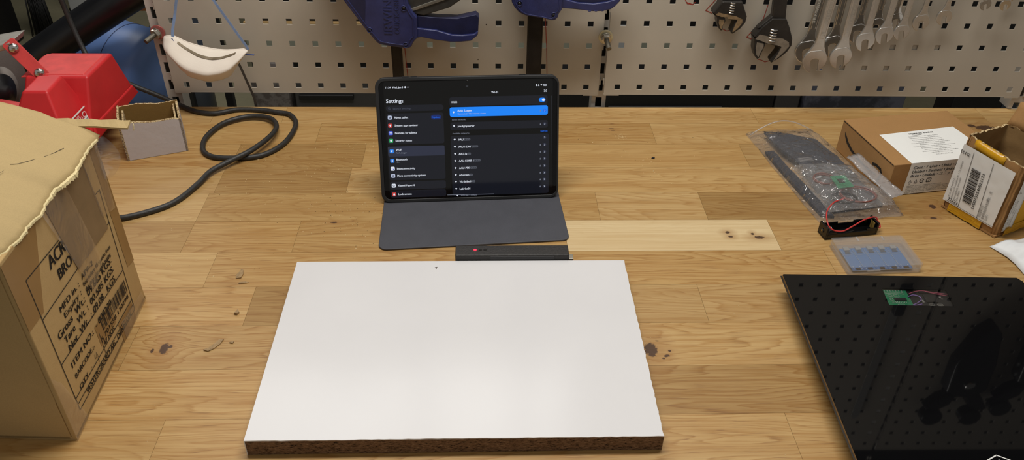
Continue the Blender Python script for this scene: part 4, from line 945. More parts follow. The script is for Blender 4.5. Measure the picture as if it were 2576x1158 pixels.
for i in range(13):
    a = i / 12; x = lerp(-.800, -.432, a); g.append([Vector((x, -.7365 - .0022, .0)) + fx * 0 + Vector((0, (x + .432) * -.042, .0035)), Vector((x, -.7365 - .0024 + (x + .432) * -.042, .055 + .001 * math.sin(i)))])
m.sheet(g); m.build('front_tape_band', 'tape_brown', t)
# crease drawn as dark lines on the flap, its shade in the colour
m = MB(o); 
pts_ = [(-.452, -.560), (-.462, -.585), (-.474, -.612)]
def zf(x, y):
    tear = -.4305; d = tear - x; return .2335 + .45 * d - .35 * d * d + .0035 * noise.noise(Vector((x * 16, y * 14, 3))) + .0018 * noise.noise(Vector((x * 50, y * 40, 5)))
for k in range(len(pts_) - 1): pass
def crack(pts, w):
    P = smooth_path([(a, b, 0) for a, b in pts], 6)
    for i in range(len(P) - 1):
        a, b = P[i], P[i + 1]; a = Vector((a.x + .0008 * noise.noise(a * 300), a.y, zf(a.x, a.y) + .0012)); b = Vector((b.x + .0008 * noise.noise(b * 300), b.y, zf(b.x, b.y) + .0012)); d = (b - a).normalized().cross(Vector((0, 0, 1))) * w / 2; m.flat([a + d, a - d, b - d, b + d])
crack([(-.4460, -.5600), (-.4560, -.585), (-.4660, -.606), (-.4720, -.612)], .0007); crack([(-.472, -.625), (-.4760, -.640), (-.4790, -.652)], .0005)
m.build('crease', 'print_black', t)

# ------------------------------------------------------------------ small white carton, open top
def open_carton(t, o, base, hts, th_, mats, names):
    "four walls from a base quad (front-left, front-right, back-right, back-left) with a height at every corner"
    P = [Vector((x, y, 0)) for x, y in base]; c = sum(P, Vector()) / 4; out = []
    for i in range(4):
        j = (i + 1) % 4; a, b = P[i], P[j]; d = (b - a).normalized(); n = Vector((-d.y, d.x, 0)); n = n if (c - a).dot(n) > 0 else -n
        m = MB(o); N = 22; vs = []
        rr_ = random.Random(i * 7 + 3)
        for k in range(N + 1):
            f = k / N; q = a.lerp(b, f); h = lerp(hts[i], hts[j], f) + (rr_.random() - .5) * .0012 + .0012 * math.sin(f * 9 + i)
            vs += [q + Vector((0, 0, .0006)), q + Vector((0, 0, h - .001)), q + n * .0003 + Vector((0, 0, h)), q + n * th_ + Vector((0, 0, h)), q + n * th_ + Vector((0, 0, .0006))]
        for k in range(N):
            b0, b1 = 5 * k, 5 * (k + 1)
            for s_, mi in ((0, 0), (1, 2), (2, 2), (3, 1)):
                m.cur = mi; m.raw([vs[b0 + s_], vs[b1 + s_], vs[b1 + s_ + 1], vs[b0 + s_ + 1]], [(0, 1, 2, 3)])
        m.cur = 2
        for b0 in (0, 5 * N): m.raw([vs[b0 + k] for k in range(5)], [(0, 1, 2, 3, 4)])
        out.append(m.build(names[i], mats, t))
    m = MB(o); ins = [p + (c - p) * .02 for p in P]; m.hexa([p + Vector((0, 0, .0006)) for p in ins], [p + Vector((0, 0, .0035)) for p in ins]); m.build('base', mats[1], t)
    return out
ang = math.radians(21); u_ = Vector((math.cos(ang), math.sin(ang), 0)); w_ = Vector((-math.sin(ang), math.cos(ang), 0)); P0 = Vector((-.5721, -.1853, 0))
bs = [P0, P0 + u_ * .0905, P0 + u_ * .0905 + w_ * .064, P0 + w_ * .064]
o = P0 + u_ * .045 + w_ * .032; t = thing('small_carton', 'small white open-topped cardboard box between the big carton and the coiled cable', 'box', o)
open_carton(t, o, [(p.x, p.y) for p in bs], [.066, .0575, .0600, .066], .0034, ['white_card', 'kraft_olive', 'edge'], ['front_wall', 'right_wall', 'back_wall', 'left_wall'])
for k, (p, q) in enumerate(((bs[1], bs[2]), (bs[3], bs[0]))):
    inn = -u_ if k == 0 else u_; m = MB(o); a, b = p + inn * .0062, q + inn * .0062
    a = a + (b - a) * .05; b = b - (b - a) * .06; h = .054 if k == 0 else .0585
    m.hexa([a + Vector((0, 0, .01)), b + Vector((0, 0, .01)), b + inn * .0028 + Vector((0, 0, .01)), a + inn * .0028 + Vector((0, 0, .01))], [a + Vector((0, 0, h)), b + Vector((0, 0, h + .003)), b + inn * .0028 + Vector((0, 0, h + .003)), a + inn * .0028 + Vector((0, 0, h))])
    m.build('inner_flap', 'edge', t, .0004)

# ------------------------------------------------------------------ black cable
cr = .0042
pts = [(-.70, -.01, .24), (-.6954, 0, .2041), (-.6903, 0, .1578), (-.6789, -.01, .1173), (-.6655, -.02, .0936), (-.6396, -.02, .0686), (-.6156, -.01, .047), (-.5774, -.004, .0234), (-.5459, -.006, .0075), (-.512, -.0250, cr), (-.4775, -.0330, cr), (-.4417, -.0190, cr), (-.400, -.0210, cr),
       (-.3700, -.0290, cr), (-.3470, -.0380, cr), (-.3310, -.0740, cr), (-.3380, -.1343, cr), (-.3668, -.1744, cr), (-.4126, -.1828, cr), (-.4451, -.1767, cr), (-.4640, -.1534, cr), (-.4680, -.1147, cr + .001), (-.4510, -.0712, cr + .002), (-.4144, -.0490, cr + .003), (-.3791, -.0561, cr + .004), (-.3600, -.0860, cr + .006), (-.3598, -.1253, cr + .009),
       (-.3801, -.1720, .0130), (-.4082, -.2010, .0100), (-.4311, -.2270, cr + .003), (-.4418, -.2594, cr + .001), (-.4586, -.3001, cr), (-.4791, -.3235, cr), (-.5176, -.3450, cr), (-.56, -.355, cr), (-.60, -.375, cr)]
t = MB((-.45, -.15, 0)); t.smooth = True; t.tube(smooth_path(pts, 10), cr, 14); tag(t.build('power_cable', 'rubber'), 'thick black rubber cable looping over the oak beside the small white carton', 'cable')

# ------------------------------------------------------------------ red bench grinder
o = Vector((-.66, -.10, 0)); t = thing('bench_grinder', 'dusty red bench grinder with grey wheel behind the big carton', 'grinder', o)
m = MB(o); m.hexa([(-.760, -.185, .036), (-.607, -.185, .036), (-.602, -.015, .036), (-.760, -.015, .036)], [(-.750, -.180, .060), (-.610, -.180, .060), (-.598, -.040, .062), (-.750, -.040, .062)]); 
m.hexa([(-.720, -.190, .048), (-.612, -.190, .048), (-.600, -.040, .060), (-.720, -.040, .060)], [(-.705, -.150, .128), (-.6120, -.150, .128), (-.6080, -.062, .128), (-.705, -.062, .128)]); m.build('motor_housing', 'red', t, .004, 3)
m = MB(o); m.hexa([(-.7150, -.1470, .124), (-.6180, -.1470, .124), (-.6150, -.0680, .124), (-.7150, -.0680, .124)], [(-.7050, -.1440, .1293), (-.6200, -.1440, .1293), (-.6170, -.0700, .1293), (-.7050, -.0700, .1293)]); m.build('top_cover', 'red_dust', t, .0015)
m = MB(o); m.hexa([(-.715, -.258, .042), (-.6100, -.262, .042), (-.6100, -.150, .042), (-.715, -.150, .042)], [(-.6760, -.2190, .137), (-.6400, -.2190, .137), (-.6400, -.1660, .138), (-.6760, -.1660, .138)]); fc = m.build('front_cover', 'red', t, .004, 3)
m = MB(o); m.hexa([(-.775, -.2000, .060), (-.70, -.2050, .060), (-.70, -.150, .060), (-.775, -.130, .060)], [(-.768, -.1950, .080), (-.70, -.2000, .080), (-.70, -.150, .082), (-.768, -.130, .082)]); m.build('guard_lip', 'red_dust', t, .004)
m = MB(o); m.lathe((-.758, -.176, .0815), (0, -.2, 1), [(0, .005), (.0015, .005), (.0022, .003)], 16); m.build('cover_screw', 'zinc', t)
wc = Vector((-.800, -.085, .071)); wa = Vector((1, -.15, 0))
m = MB(o); m.lathe(wc, wa, [(-.012, .067), (-.010, .069), (.010, .069), (.012, .067)], 48); wh = m.build('grinding_wheel', 'wheel', t)
m = MB(o); m.lathe(wc + wa * .0115, wa, [(0, .040), (.0012, .040)], 40); m.build('paper_washer', 'wheel_label', wh)
m = MB(o); m.lathe(wc + wa * .013, wa, [(0, .029), (.004, .028), (.006, .012), (.012, .010)], 32); m.build('spindle_flange', 'chip_dark', wh)
m = MB(o); m.hexa([(-.80, -.150, .150), (-.722, -.140, .166), (-.722, -.090, .166), (-.80, -.090, .150)], [(-.80, -.150, .162), (-.7150, -.142, .1775), (-.7150, -.090, .1775), (-.80, -.090, .162)]); m.build('tool_rest', 'aluminium', t, .0015)
m = MB(o); lu = Vector((.029, -.004, -.0405)); LF = frame((-.7140, -.1380, .1700), lu, Vector((.15, -.8, .58)).cross(lu)); m.prism(rr(-.0105, -.0100, .060, .0100, .004), LF, 0, .003); ra = m.build('rest_arm', 'red_dust', t, .0006)
for a in (.002, .049):
    m = MB(o); c = LF(a, 0, .003); m.lathe(c, LF(0, 0, 1) - LF(0, 0, 0), [(0, .0072), (.002, .0072), (.0042, .0058), (.0052, .002)], 22); m.build('carriage_bolt', 'chrome', ra)
# badge on the right side of the front cover
SF = frame((-.6125, -.26, .05), (0, 1, 0), (-.0255, 0, .088))
m = MB(o)
def SFc(a, b, c=0.): return SF(a, b, .0032 + c)
SFt = lambda a, b, c=0.: SF(a, b, .0036)
mats = ['label_white', 'red', plain('green_sticker', (74, 150, 58), .45), 'print_black']
m.cur = 0; stroke(m, SFc, [(.020, .0410), (.0930, .0390), (.0960, .0200)], .0022)
face(m, SFc, [(.040, .0200), (.0874, .0190), (.0874, .0095), (.0960, .0130), (.1110, .0180), (.1190, .0150), (.1190, .0235), (.1000, .0240), (.0960, .0270), (.040, .0270)])
m.cur = 3; write(m, 'PRODUCT', SFt, .050, .0195, .0050, width=.032)
m.cur = 0; write(m, 'SINCE', SFt, .0500, .0335, .0034, width=.014); write(m, 'ARD', SFt, .050, .0275, .0052, width=.020, bold=.03); stroke(m, SFc, ring_pts(.0790, .0310, .0052, .0036, 14), .0013, 0, True)
m.cur = 2; face(m, SFc, [(.085, -.004), (.112, -.004), (.1155, .0080), (.0890, .0080)]); m.cur = 3; write(m, 'V', SFt, .100, -.002, .006)
m.build('badge', mats, fc)
for x, y in ((-.735, -.19), (-.63, -.19), (-.735, -.04), (-.63, -.04)):
    m = MB(o); m.cyl((x, y, 0), (x, y, .04), .012, 16); m.build('rubber_foot', 'chip_dark', t)

# ------------------------------------------------------------------ behind the bench on the left
def lathe_thing(name, lab, cat, c, ax, prof, mat, part, seg=40):
    t = thing(name, lab, cat, c); m = MB(c); m.lathe(c, ax, prof, seg); m.build(part, mat, t); return t
c = Vector((-.715, .215, -.020)); ax = Vector((.86, -.36, -.10)).normalized()
t = lathe_thing('blue_barrel', 'blue powder-coated drum behind the red grinder, left of the panels', 'drum', c, ax, [(-.09, .083), (.055, .083), (.066, .080), (.073, .073), (.076, .05), (.076, .0)], 'barrel_blue', 'drum_body', 56)
m = MB(c); m.lathe(c, ax, [(.002, .0832), (.0028, .0838), (.0036, .0832)], 56); m.build('seam_line', 'seam_dark', t)
m = MB(c); m.box((-.80, .19, -.9), (-.69, .27, -.09)); m.build('pedestal', 'blue_cab', t, .004)
c = Vector((-.80, .13, .0)); t = thing('black_pipe', 'thick black plastic pipe slanting up behind the red grinder', 'pipe', c)
m = MB(c); m.smooth = True; m.tube(smooth_path([(-.98, .10, -.07), (-.887, .10, .0039), (-.851, .10, .0275), (-.772, .10, .0775), (-.647, .10, .1526), (-.5845, .11, .1868), (-.53, .12, .23)], 8), .030, 28); m.build('pipe_body', 'pipe_black', t)
m = MB(c); m.box((-.97, .08, -.9), (-.93, .12, -.08)); m.build('pipe_stand', 'dark_cab', t)
def block(name, lab, cat, lo, hi, mat, parts=(), bev=.006, group=None):
    c = Vector(((lo[0] + hi[0]) / 2, (lo[1] + hi[1]) / 2, lo[2])); t = thing(name, lab, cat, c, group=group); m = MB(c); m.box(lo, hi); m.build('body', mat, t, bev)
    for pn, plo, phi, pm in parts: q = MB(c); q.box(plo, phi); q.build(pn, pm, t, .002)
    return t
block('pale_cabinet', 'pale grey cabinet standing on the floor far behind, top left', 'cabinet', (-2.10, 2.75, -.9), (-1.93, 3.2, .1), 'white_cab', [('plinth', (-2.11, 2.76, -.9), (-1.92, 3.18, -.87), 'dark_cab')])
block('dark_locker', 'black locker at the upper left corner, far behind the bench', 'locker', (-3.1, 2.1, -.9), (-2.2, 2.45, .5), 'dark_cab', [('door', (-3.05, 2.085, -.85), (-2.24, 2.1, .45), 'pipe_black')])
c = Vector((-2.12, 2.5, -.9)); t = thing('floor_brush', 'black broom head standing upright on the floor, top left', 'broom', c)
m = MB(c); r = random.Random(3)
for k in range(120):
    x, y = r.uniform(-.035, .035), r.uniform(-.02, .02); m.tube([c + Vector((x, y, .22)), c + Vector((x * 1.5 + r.uniform(-.006, .006), y * 1.4 - .01, r.uniform(0, .012)))], .0022, 4)
m.build('bristles', 'dark_cab', t); m = MB(c); m.box((c.x - .045, c.y - .03, -.70), (c.x + .045, c.y + .03, .2)); m.build('stock', 'dark_cab', t, .006)
block('plywood_shelf', 'light plywood board end left of the panels, at the top edge', 'shelf', (-.664, .130, .1236), (-.598, .52, .1476), 'shelfwood', [], .001)
block('plywood_ledge', 'dark steel ledge under the plywood board end', 'ledge', (-.90, .62, -.045), (-.66, .75, -.012), 'dark_cab', [('ledge_post', (-.70, .68, -.9), (-.68, .70, -.05), 'dark_cab')], .002)
# seen through the slot between bench and panels, and through the punched holes
c = Vector((-1.08, 1.5, -.9)); t = thing('grey_column', 'dark blue-grey rounded machine column seen under the panel, beside the left upright', 'machine', c)
m = MB(c); m.cyl((-1.110, 1.5, -.9), (-1.110, 1.5, -.45), .085, 32); m.build('column', 'blue_cab', t); m = MB(c); m.box((-1.125, 1.405, -.9), (-1.065, 1.44, -.5)); m.build('black_recess', 'dark_cab', t)
block('stained_plate', 'stained grey sheet leaning behind the bench under the left panel', 'sheet', (-.870, 1.46, -.9), (-.735, 1.60, -.62), 'stained', [], .004)
block('grey_crate', 'dark grey box behind the bench, just left of the tablet', 'crate', (-.72, 1.48, -.9), (-.33, 1.62, -.66), 'grey_steel', [('lid_strip', (-.70, 1.46, -.725), (-.50, 1.48, -.705), 'dark_cab')])
block('black_cabinet', 'black cabinet behind the bench, right of the tablet', 'cabinet', (.22, 1.50, -.9), (1.10, 1.62, -.615), 'dark_cab', [('drawer_front', (.46, 1.49, -.9), (.90, 1.50, -.765), 'grey_steel')])
block('grey_carton', 'mid grey box behind the bench, under the spanner panel', 'box', (1.105, 1.50, -.9), (1.20, 1.6, -.63), 'grey_steel', [('lid', (1.10, 1.49, -.645), (1.205, 1.61, -.62), 'grey_steel')])
block('slate_slab', 'blue-black mottled slab behind the bench, under the small spanners', 'slab', (1.21, 1.48, -.9), (1.60, 1.62, -.615), 'slate')
block('black_locker', 'black box behind the bench near the right edge of the spanner panel', 'locker', (1.80, 1.50, -.9), (2.00, 1.62, -.615), 'dark_cab', [('side_panel', (2.00, 1.50, -.9), (2.06, 1.62, -.615), 'blue_cab')])
block('long_bench', 'low dark machine bench far behind, seen through the punched holes', 'bench', (-1.0, 1.95, -.9), (3.2, 2.4, .3), 'dark_cab', [('pale_rail', (-1.0, 1.935, -.765), (1.72, 1.95, -.668), 'pale_band'), ('upper_rail', (-1.0, 1.935, -.640), (-.35, 1.95, -.610), 'shelfwood'), ('pale_box_face', (.52, 1.93, -.765), (.62, 1.95, -.62), 'white_cab')])

# ------------------------------------------------------------------ brown retail box with white label
a_ = math.radians(9.5); u_ = Vector((math.cos(a_), math.sin(a_), 0)); w_ = Vector((-math.sin(a_), math.cos(a_), 0)); A0 = Vector((.5900, -.2915, 0)); BW, BD, BH = .1861, .1445, .0560
o = A0 + u_ * BW / 2 + w_ * BD / 2; t = thing('retail_box', 'brown retail box with smile mark and white label lettered amazon basics', 'box', o)
m = MB(o); q = [A0 + Vector((0, 0, .0004)), A0 + u_ * BW, A0 + u_ * BW + w_ * BD, A0 + w_ * BD]; q = [Vector((p.x, p.y, .0004)) for p in q]; m.hexa(q, [p + Vector((0, 0, BH - .0004)) for p in q]); m.build('carton', 'kraft_brown', t, .0012)
TP = frame(A0 + Vector((0, 0, BH)), u_, w_); FR = frame(A0, u_, (0, 0, 1)); SD = frame(A0 + w_ * BD, -w_, (0, 0, 1))
m = MB(o); m.cur = 1; stroke(m, lambda a, b, c: SD(a, b, .0003), [(0.001, BH - .0022), (BD - .001, BH - .0022)], .0012); m.cur = 0
sm = [(.012, .0400), (.0150, .0330), (.024, .0250), (.040, .0190), (.058, .0160), (.080, .0150), (.1020, .0165), (.1120, .0190), (.1130, .0215), (.100, .0195), (.080, .0185), (.060, .0200), (.042, .0235), (.028, .0290), (.018, .0360)]
face(m, SD, sm, .0004); stroke(m, lambda a, b, c: SD(a, b, .0004), [(.0980, .0310), (.1060, .0335), (.1180, .0330), (.1215, .0290), (.1215, .0210), (.1180, .0130)], .0042); m.build('smile_mark', ['print_black', 'print_black'], t)
m = MB(o); face(m, TP, [(.0275, -.0002), (.0275, .0868), (.1600, .0925), (.1640, -.0002)], .00035); face(m, FR, [(.0275, .0015), (.1640, .0015), (.1640, BH + .0002), (.0275, BH + .0002)], .00035); lb = m.build('white_label', 'shiny_white', t)
m = MB(o); fT = lambda a, b, c=0.: TP(a, b, .0006 + c); fF = lambda a, b, c=0.: FR(a, b, .0006 + c)
write(m, 'amazon basics', fT, .0745, .0800, .0042, width=.043, bold=.02); stroke(m, fT, [(.078, .0780), (.084, .0762), (.090, .0762), (.096, .0780)], .0008)
lines = ['Chest Mount Harness for GoPro Camera', 'Harnais de Poitrine pour Cameras GoPro', 'Brustgurt-Halterung fur GoPro-Kameras', 'Imbracatura de Torace per Camere GoPro', 'Arnes de Montaje para el Torso, para Camaras GoPro', 'Borstharnas voor GoPro-camera',
         'Uprzaz do mocowania aparatu GoPro na klatce piersiowej', 'Brostmonterad sele for GoPro-kameror', 'GoPro Kameralar icin Gogus Askisi', 'Arnes de Montagem no Peito para Cameras GoPro', 'GoPro カメラ用 チェストマウントハーネス', 'حزام صدر للكاميرا']
m.cur = 1
for k, s in enumerate(lines): write(m, s, fT, .094, .0715 - k * .0049, .0019, width=.0085 + len(s) * .00115, align='c')
write(m, 'amazon.com/pbhelp', fT, .1420, .0085, .0017, width=.026, align='r', bold=.01); m.cur = 0
for s, v, wdt in (('Cont.: 1 Unit • Unité • Einheit', .0458, .090), ('Unidad • Eenheid • Jednostka', .0385, .085), ('Birim • Unidade • ユニット', .0312, .072)): write(m, s, fF, .0330, v, .0047, width=wdt, bold=.022, shear=.2)
for k, uu in enumerate((.0355, .0450, .0550, .0665)):
    c0 = (uu, .0235)
    if k < 2: stroke(m, fF, [(uu - .0025, .0215), (uu + .0025, .0215), (uu, .0262)], .0006, 0, True); write(m, 'PAP' if k == 0 else 'PE-LD', fF, uu, .0188, .0014, align='c')
    elif k == 2: stroke(m, fF, ring_pts(uu, .0235, .0033, .0033, 18, 20, 330), .0011); stroke(m, fF, ring_pts(uu, .0245, .0014, .0014, 10, 180, 360), .0008)
    else: stroke(m, fF, rr(uu - .0036, .0203, uu + .0036, .0270, .0016), .0011, 0, True); stroke(m, fF, [(uu - .001, .0255), (uu + .0012, .0245), (uu - .0008, .022)], .0007)
m.cur = 1
for k, s in enumerate(('MADE IN CHINA • FABRIQUÉ EN CHINE', 'HERGESTELLT IN CHINA • PRODOTTO IN CINA', 'HECHO EN CHINA • GEMAAKT IN CHINA • TILLVERKAD I', 'WYPRODUKOWANO W CHINACH • TILLVERKAD I K', 'ÇIN’DE ÜRETİLMİŞTİR • FABRICADO NA CHINA', '中国製 • صنع في الصين')): write(m, s, fF, .0320, .0150 - k * .0026, .0017, width=(.058, .072, .080, .080, .070, .034)[k], shear=.2)
m.build('printed_text', ['print_black', 'print_grey'], lb)

# ------------------------------------------------------------------ taped parcel carton at the right edge
P0 = Vector((.6647, -.3179, 0)); P1 = Vector((.7042, -.3979, 0)); d1 = (P1 - P0).normalized(); d2 = Vector((-d1.y, d1.x, 0)); LN = (P1 - P0).length; P2_ = P1 + d2 * .100; P3 = P0 + d2 * .086
o = (P0 + P1 + P2_ + P3) / 4; t = thing('parcel_carton', 'small crumpled open carton with yellow tape and white address label, right edge', 'box', o)
def crumple(p, amp=.0016): return p + Vector((noise.noise(p * 60), noise.noise(p * 60 + Vector((9, 0, 0))), noise.noise(p * 60 + Vector((0, 9, 0))))) * amp
def cwall(a, b, ha, hb, name, mats, dents=0, ragged=.0015, lean=0.):
    d = (b - a).normalized(); n = Vector((-d.y, d.x, 0)); m = MB(o); N, Mv = 20, 16; g = []; r_ = random.Random(len(name) * 3)
    for i in range(N + 1):
        f = i / N; h = lerp(ha, hb, f) + r_.uniform(-1, 1) * ragged; row = []
        for j in range(Mv + 1):
            v = j / Mv; e = min(f, 1 - f) * (b - a).length; round_ = max(0, .007 - e); hz = v * h
            p = a.lerp(b, f) + n * (round_ ** 2 * 60 + max(0, .008 - hz) ** 2 * 30) + Vector((0, 0, hz + .0006)) + n * lean * v; row.append(crumple(p) if 0 < j < Mv else p)
        g.append(row)
    m.smooth = True; m.cur = 0; m.sheet(g); m.cur = 1; g2 = [[p + n * .003 for p in row] for row in g]; m.sheet(g2); m.cur = 2
    for i in range(N): m.raw([g[i][-1], g[i + 1][-1], g2[i + 1][-1], g2[i][-1]], [(0, 1, 2, 3)])
    return m.build(name, mats, t), g
cwall(P0, P1, .1210, .1130, 'left_wall', ['kraft_brown', 'kraft_inner', 'edge'])
_, gr = cwall(P1, P2_, .1130, .1180, 'right_wall', ['kraft_brown', 'kraft_inner', 'edge'])
cwall(P2_, P3, .118, .1180, 'far_wall', ['kraft_brown', 'kraft_inner', 'edge'])
cwall(P3, P0, .1180, .1210, 'back_wall', ['kraft_brown', 'kraft_inner', 'edge'])
m = MB(o); m.hexa([P0 + Vector((0, 0, .001)), P1 + Vector((0, 0, .001)), P2_ + Vector((0, 0, .001)), P3 + Vector((0, 0, .001))], [p + Vector((0, 0, .004)) for p in (P0, P1, P2_, P3)]); m.build('base', 'kraft_brown', t)
m = MB(o); g = []
fa, fb = P3 + Vector((0, 0, .117)), P2_ + Vector((0, 0, .117))
for i in range(12):
    f = i / 11; a = fa.lerp(fb, f); g.append([crumple(a + Vector((0, 0, 1)) * v * (.034 + .014 * f) + d2 * v * .012 + d1 * 0, .002) for v in (0, .25, .5, .75, 1.)])
m.smooth = True; m.sheet(g, .003); m.build('raised_flap', 'kraft_brown', t)
m = MB(o); g = []
for i in range(14):
    f = i / 13; a = P0.lerp(P1, f) - d2 * .0 + Vector((0, 0, lerp(.1206, .1126, f))); r1 = .0008 * math.sin(i * 1.7); g.append([a - d2 * .001 + Vector((0, 0, -.014 + r1)), a - d2 * .0012 + Vector((0, 0, -.005)), a + Vector((0, 0, .0012)), a + d2 * .0045 + Vector((0, 0, .0004)), a + d2 * .006 + Vector((0, 0, -.005))])
m.smooth = True; m.sheet(g[2:-4], .0004); m.build('yellow_tape', 'tape_yellow', t)
L2 = frame(P0 - d2 * .0022, d1, (0, 0, 1)); R2 = frame(P1 + d1 * .0022, d2, (0, 0, 1))
def strip(fn, u0, u1, v0, v1, c, name, mat, n=16, amp=.0007, top=None):
    m = MB(o); g = []
    for i in range(n + 1):
        u = lerp(u0, u1, i / n); g.append([fn(u, lerp(v0, v1 if top is None else lerp(top[0], top[1], i / n), j / n), c + amp * noise.noise(Vector((u * 90, j * .6, 3)))) for j in range(n + 1)])
    m.smooth = True; m.sheet(g); return m.build(name, mat, t)
al = strip(L2, .0008, LN - .007, .0150, .108, .0012, 'address_label', 'label_white', top=(.1090, .1050))
strip(R2, .0040, .0260, .0120, .1060, .0012, 'address_label', 'label_white')
strip(R2, .0250, .0980, .0160, .1060, .0006, 'yellow_tape', 'tape_yellow')
strip(L2, .0120, .066, .0020, .0150, .0004, 'yellow_tape', 'tape_yellow'); strip(R2, .012, .098, .0030, .0170, .0014, 'yellow_tape', 'tape_yellow', amp=.0012)
m = MB(o)
def LL(a, b, c=0.): return L2(a, b, .0023 + c)
def RRf(a, b, c=0.): return R2(a, b, .0023 + c)
r90 = math.radians(88)
for p, q in (((.0193, .104), (.0267, .0165)), ((.0506, .1020), (.0578, .0165)), ((.0060, .0172), (.0820, .0172))): stroke(m, LL, [p, q], .0006)
barcode(m, lambda a, b, c=0.: LL(a + (.0830 - b) * .085, b), .0245, .0290, .0385, .0830, 62, 8, vertical=True)
write(m, 'LP00732546822123', LL, .0490, .0265, .0042, width=.0560, ang=math.radians(94), bold=.01)
write(m, '22123', LL, .0085, .0195, .0046, width=.0155, ang=math.radians(-3), bold=.02); write(m, '22123', LL, .0160, .0990, .0044, width=.0150, ang=math.radians(176), bold=.02)
m.cur = 1
for k, (s, wv) in enumerate((('Tel: 45710912', .030), ('Address: Overbakket 41 1 Tv. Aalborg', .060), ('Nordjylland, Denmark', .036), ('Zip: 9000', .016))): write(m, s, LL, .0095 + k * .0042, .0245, .0023, width=wv, ang=math.radians(94))
for k, (s, wv) in enumerate((('退回清单已包：', .020), ('重量明细品退件单位信息：', .036), ('仓库：', .010))): write(m, s, LL, .0620 + k * .0050, .0200, .0030, width=wv, ang=math.radians(94))
write(m, '否', LL, .0640, .0480, .0030, ang=r90); write(m, '否', LL, .0640, .0600, .0030, ang=r90)
for k, (s, wv) in enumerate((('LP00732546822123', .046), ('订单号：(A)1.0.08', .046), ('发货仓库编号 8101132', .030))): write(m, s, RRf, .0045 + k * .0058, .0170, .0024, width=wv, ang=r90)
m.cur = 0; write(m, 'JY', RRf, .0100, .0740, .0040, ang=r90); write(m, '22123', RRf, .0180, .0800, .0040, width=.016, ang=r90)
stroke(m, RRf, [(.0040, .0150), (.0235, .0150), (.0235, .1040)], .0006)
m.build('printed_text', ['print_black', 'print_grey'], al)

# ------------------------------------------------------------------ battery holder with its wires
a_ = math.radians(9.5); u_ = Vector((math.cos(a_), math.sin(a_), 0)); w_ = Vector((-math.sin(a_), math.cos(a_), 0)); H0 = Vector((.4612, -.4010, 0)); o = H0 + u_ * .040 + w_ * .0105
HF = lambda a, b, c: H0 + u_ * a + w_ * b + Vector((0, 0, c))
t = thing('battery_holder', 'empty black single-cell battery holder with red and black wires, in front of the zip bag', 'battery holder', o)
def hb(m, a0, a1, b0, b1, c0, c1): m.hexa([HF(a0, b0, c0), HF(a1, b0, c0), HF(a1, b1, c0), HF(a0, b1, c0)], [HF(a0, b0, c1), HF(a1, b0, c1), HF(a1, b1, c1), HF(a0, b1, c1)])
m = MB(o); hb(m, 0, .080, 0, .021, .0003, .0025)
hb(m, 0, .003, 0, .021, .0025, .0195); hb(m, .077, .080, 0, .021, .0025, .0195)
hb(m, .003, .077, 0, .0016, .0025, .009); hb(m, .003, .028, .0194, .021, .0025, .0150); hb(m, .052, .077, .0194, .021, .0025, .0150); hb(m, .028, .052, .0194, .021, .0025, .0120); hb(m, .003, .016, 0, .0016, .009, .0125); hb(m, .062, .077, 0, .0016, .009, .0125)
m.build('tray', 'black_gloss', t, .0006)
m = MB(o); pts = [HF(.0035 + .009 * k / 60, .0105 + .005 * math.cos(k * .62), .010 + .005 * math.sin(k * .62)) for k in range(61)]; m.tube(pts, .0004, 5); m.build('spring_contact', 'chrome', t)
m = MB(o); hb(m, .0765, .0770, .006, .015, .004, .016); hb(m, .078, .084, .012, .015, .016, .0166); m.build('solder_tab', 'gold', t, .0001)
m = MB(o); m.lathe(HF(-.0004, .0105, .010), -u_, [(0, .0032), (.0006, .0032)], 16); m.cur = 1; m.lathe(HF(-.0008, .0105, .010), -u_, [(0, .0016), (.0006, .0014)], 12); m.build('rivet', ['black_plastic', 'gold'], t)
m = MB(o); m.smooth = True; m.tube(smooth_path([HF(.080, .014, .015), HF(.0865, .012, .0130), HF(.0870, .006, .0085), HF(.083, .0055, .0100), HF(.080, .012, .0215), HF(.062, .010, .0215), HF(.040, .002, .0185), HF(.022, -.0025, .0150), HF(.008, .001, .0170), HF(.004, .010, .0230), HF(.0115, .028, .0290), HF(.030, .044, .0310), HF(.047, .052, .0290), HF(.056, .058, .0270)], 8), .0010, 8); m.build('red_wire', 'red_wire', t)
m = MB(o); m.smooth = True; m.tube(smooth_path([HF(-.001, .0105, .010), HF(.004, .003, .0145), HF(.014, .000, .0150), HF(.025, .001, .0120), HF(.035, .006, .0050), HF(.05, .010, .0036)], 8), .0009, 8); m.build('black_wire', 'black_wire', t)

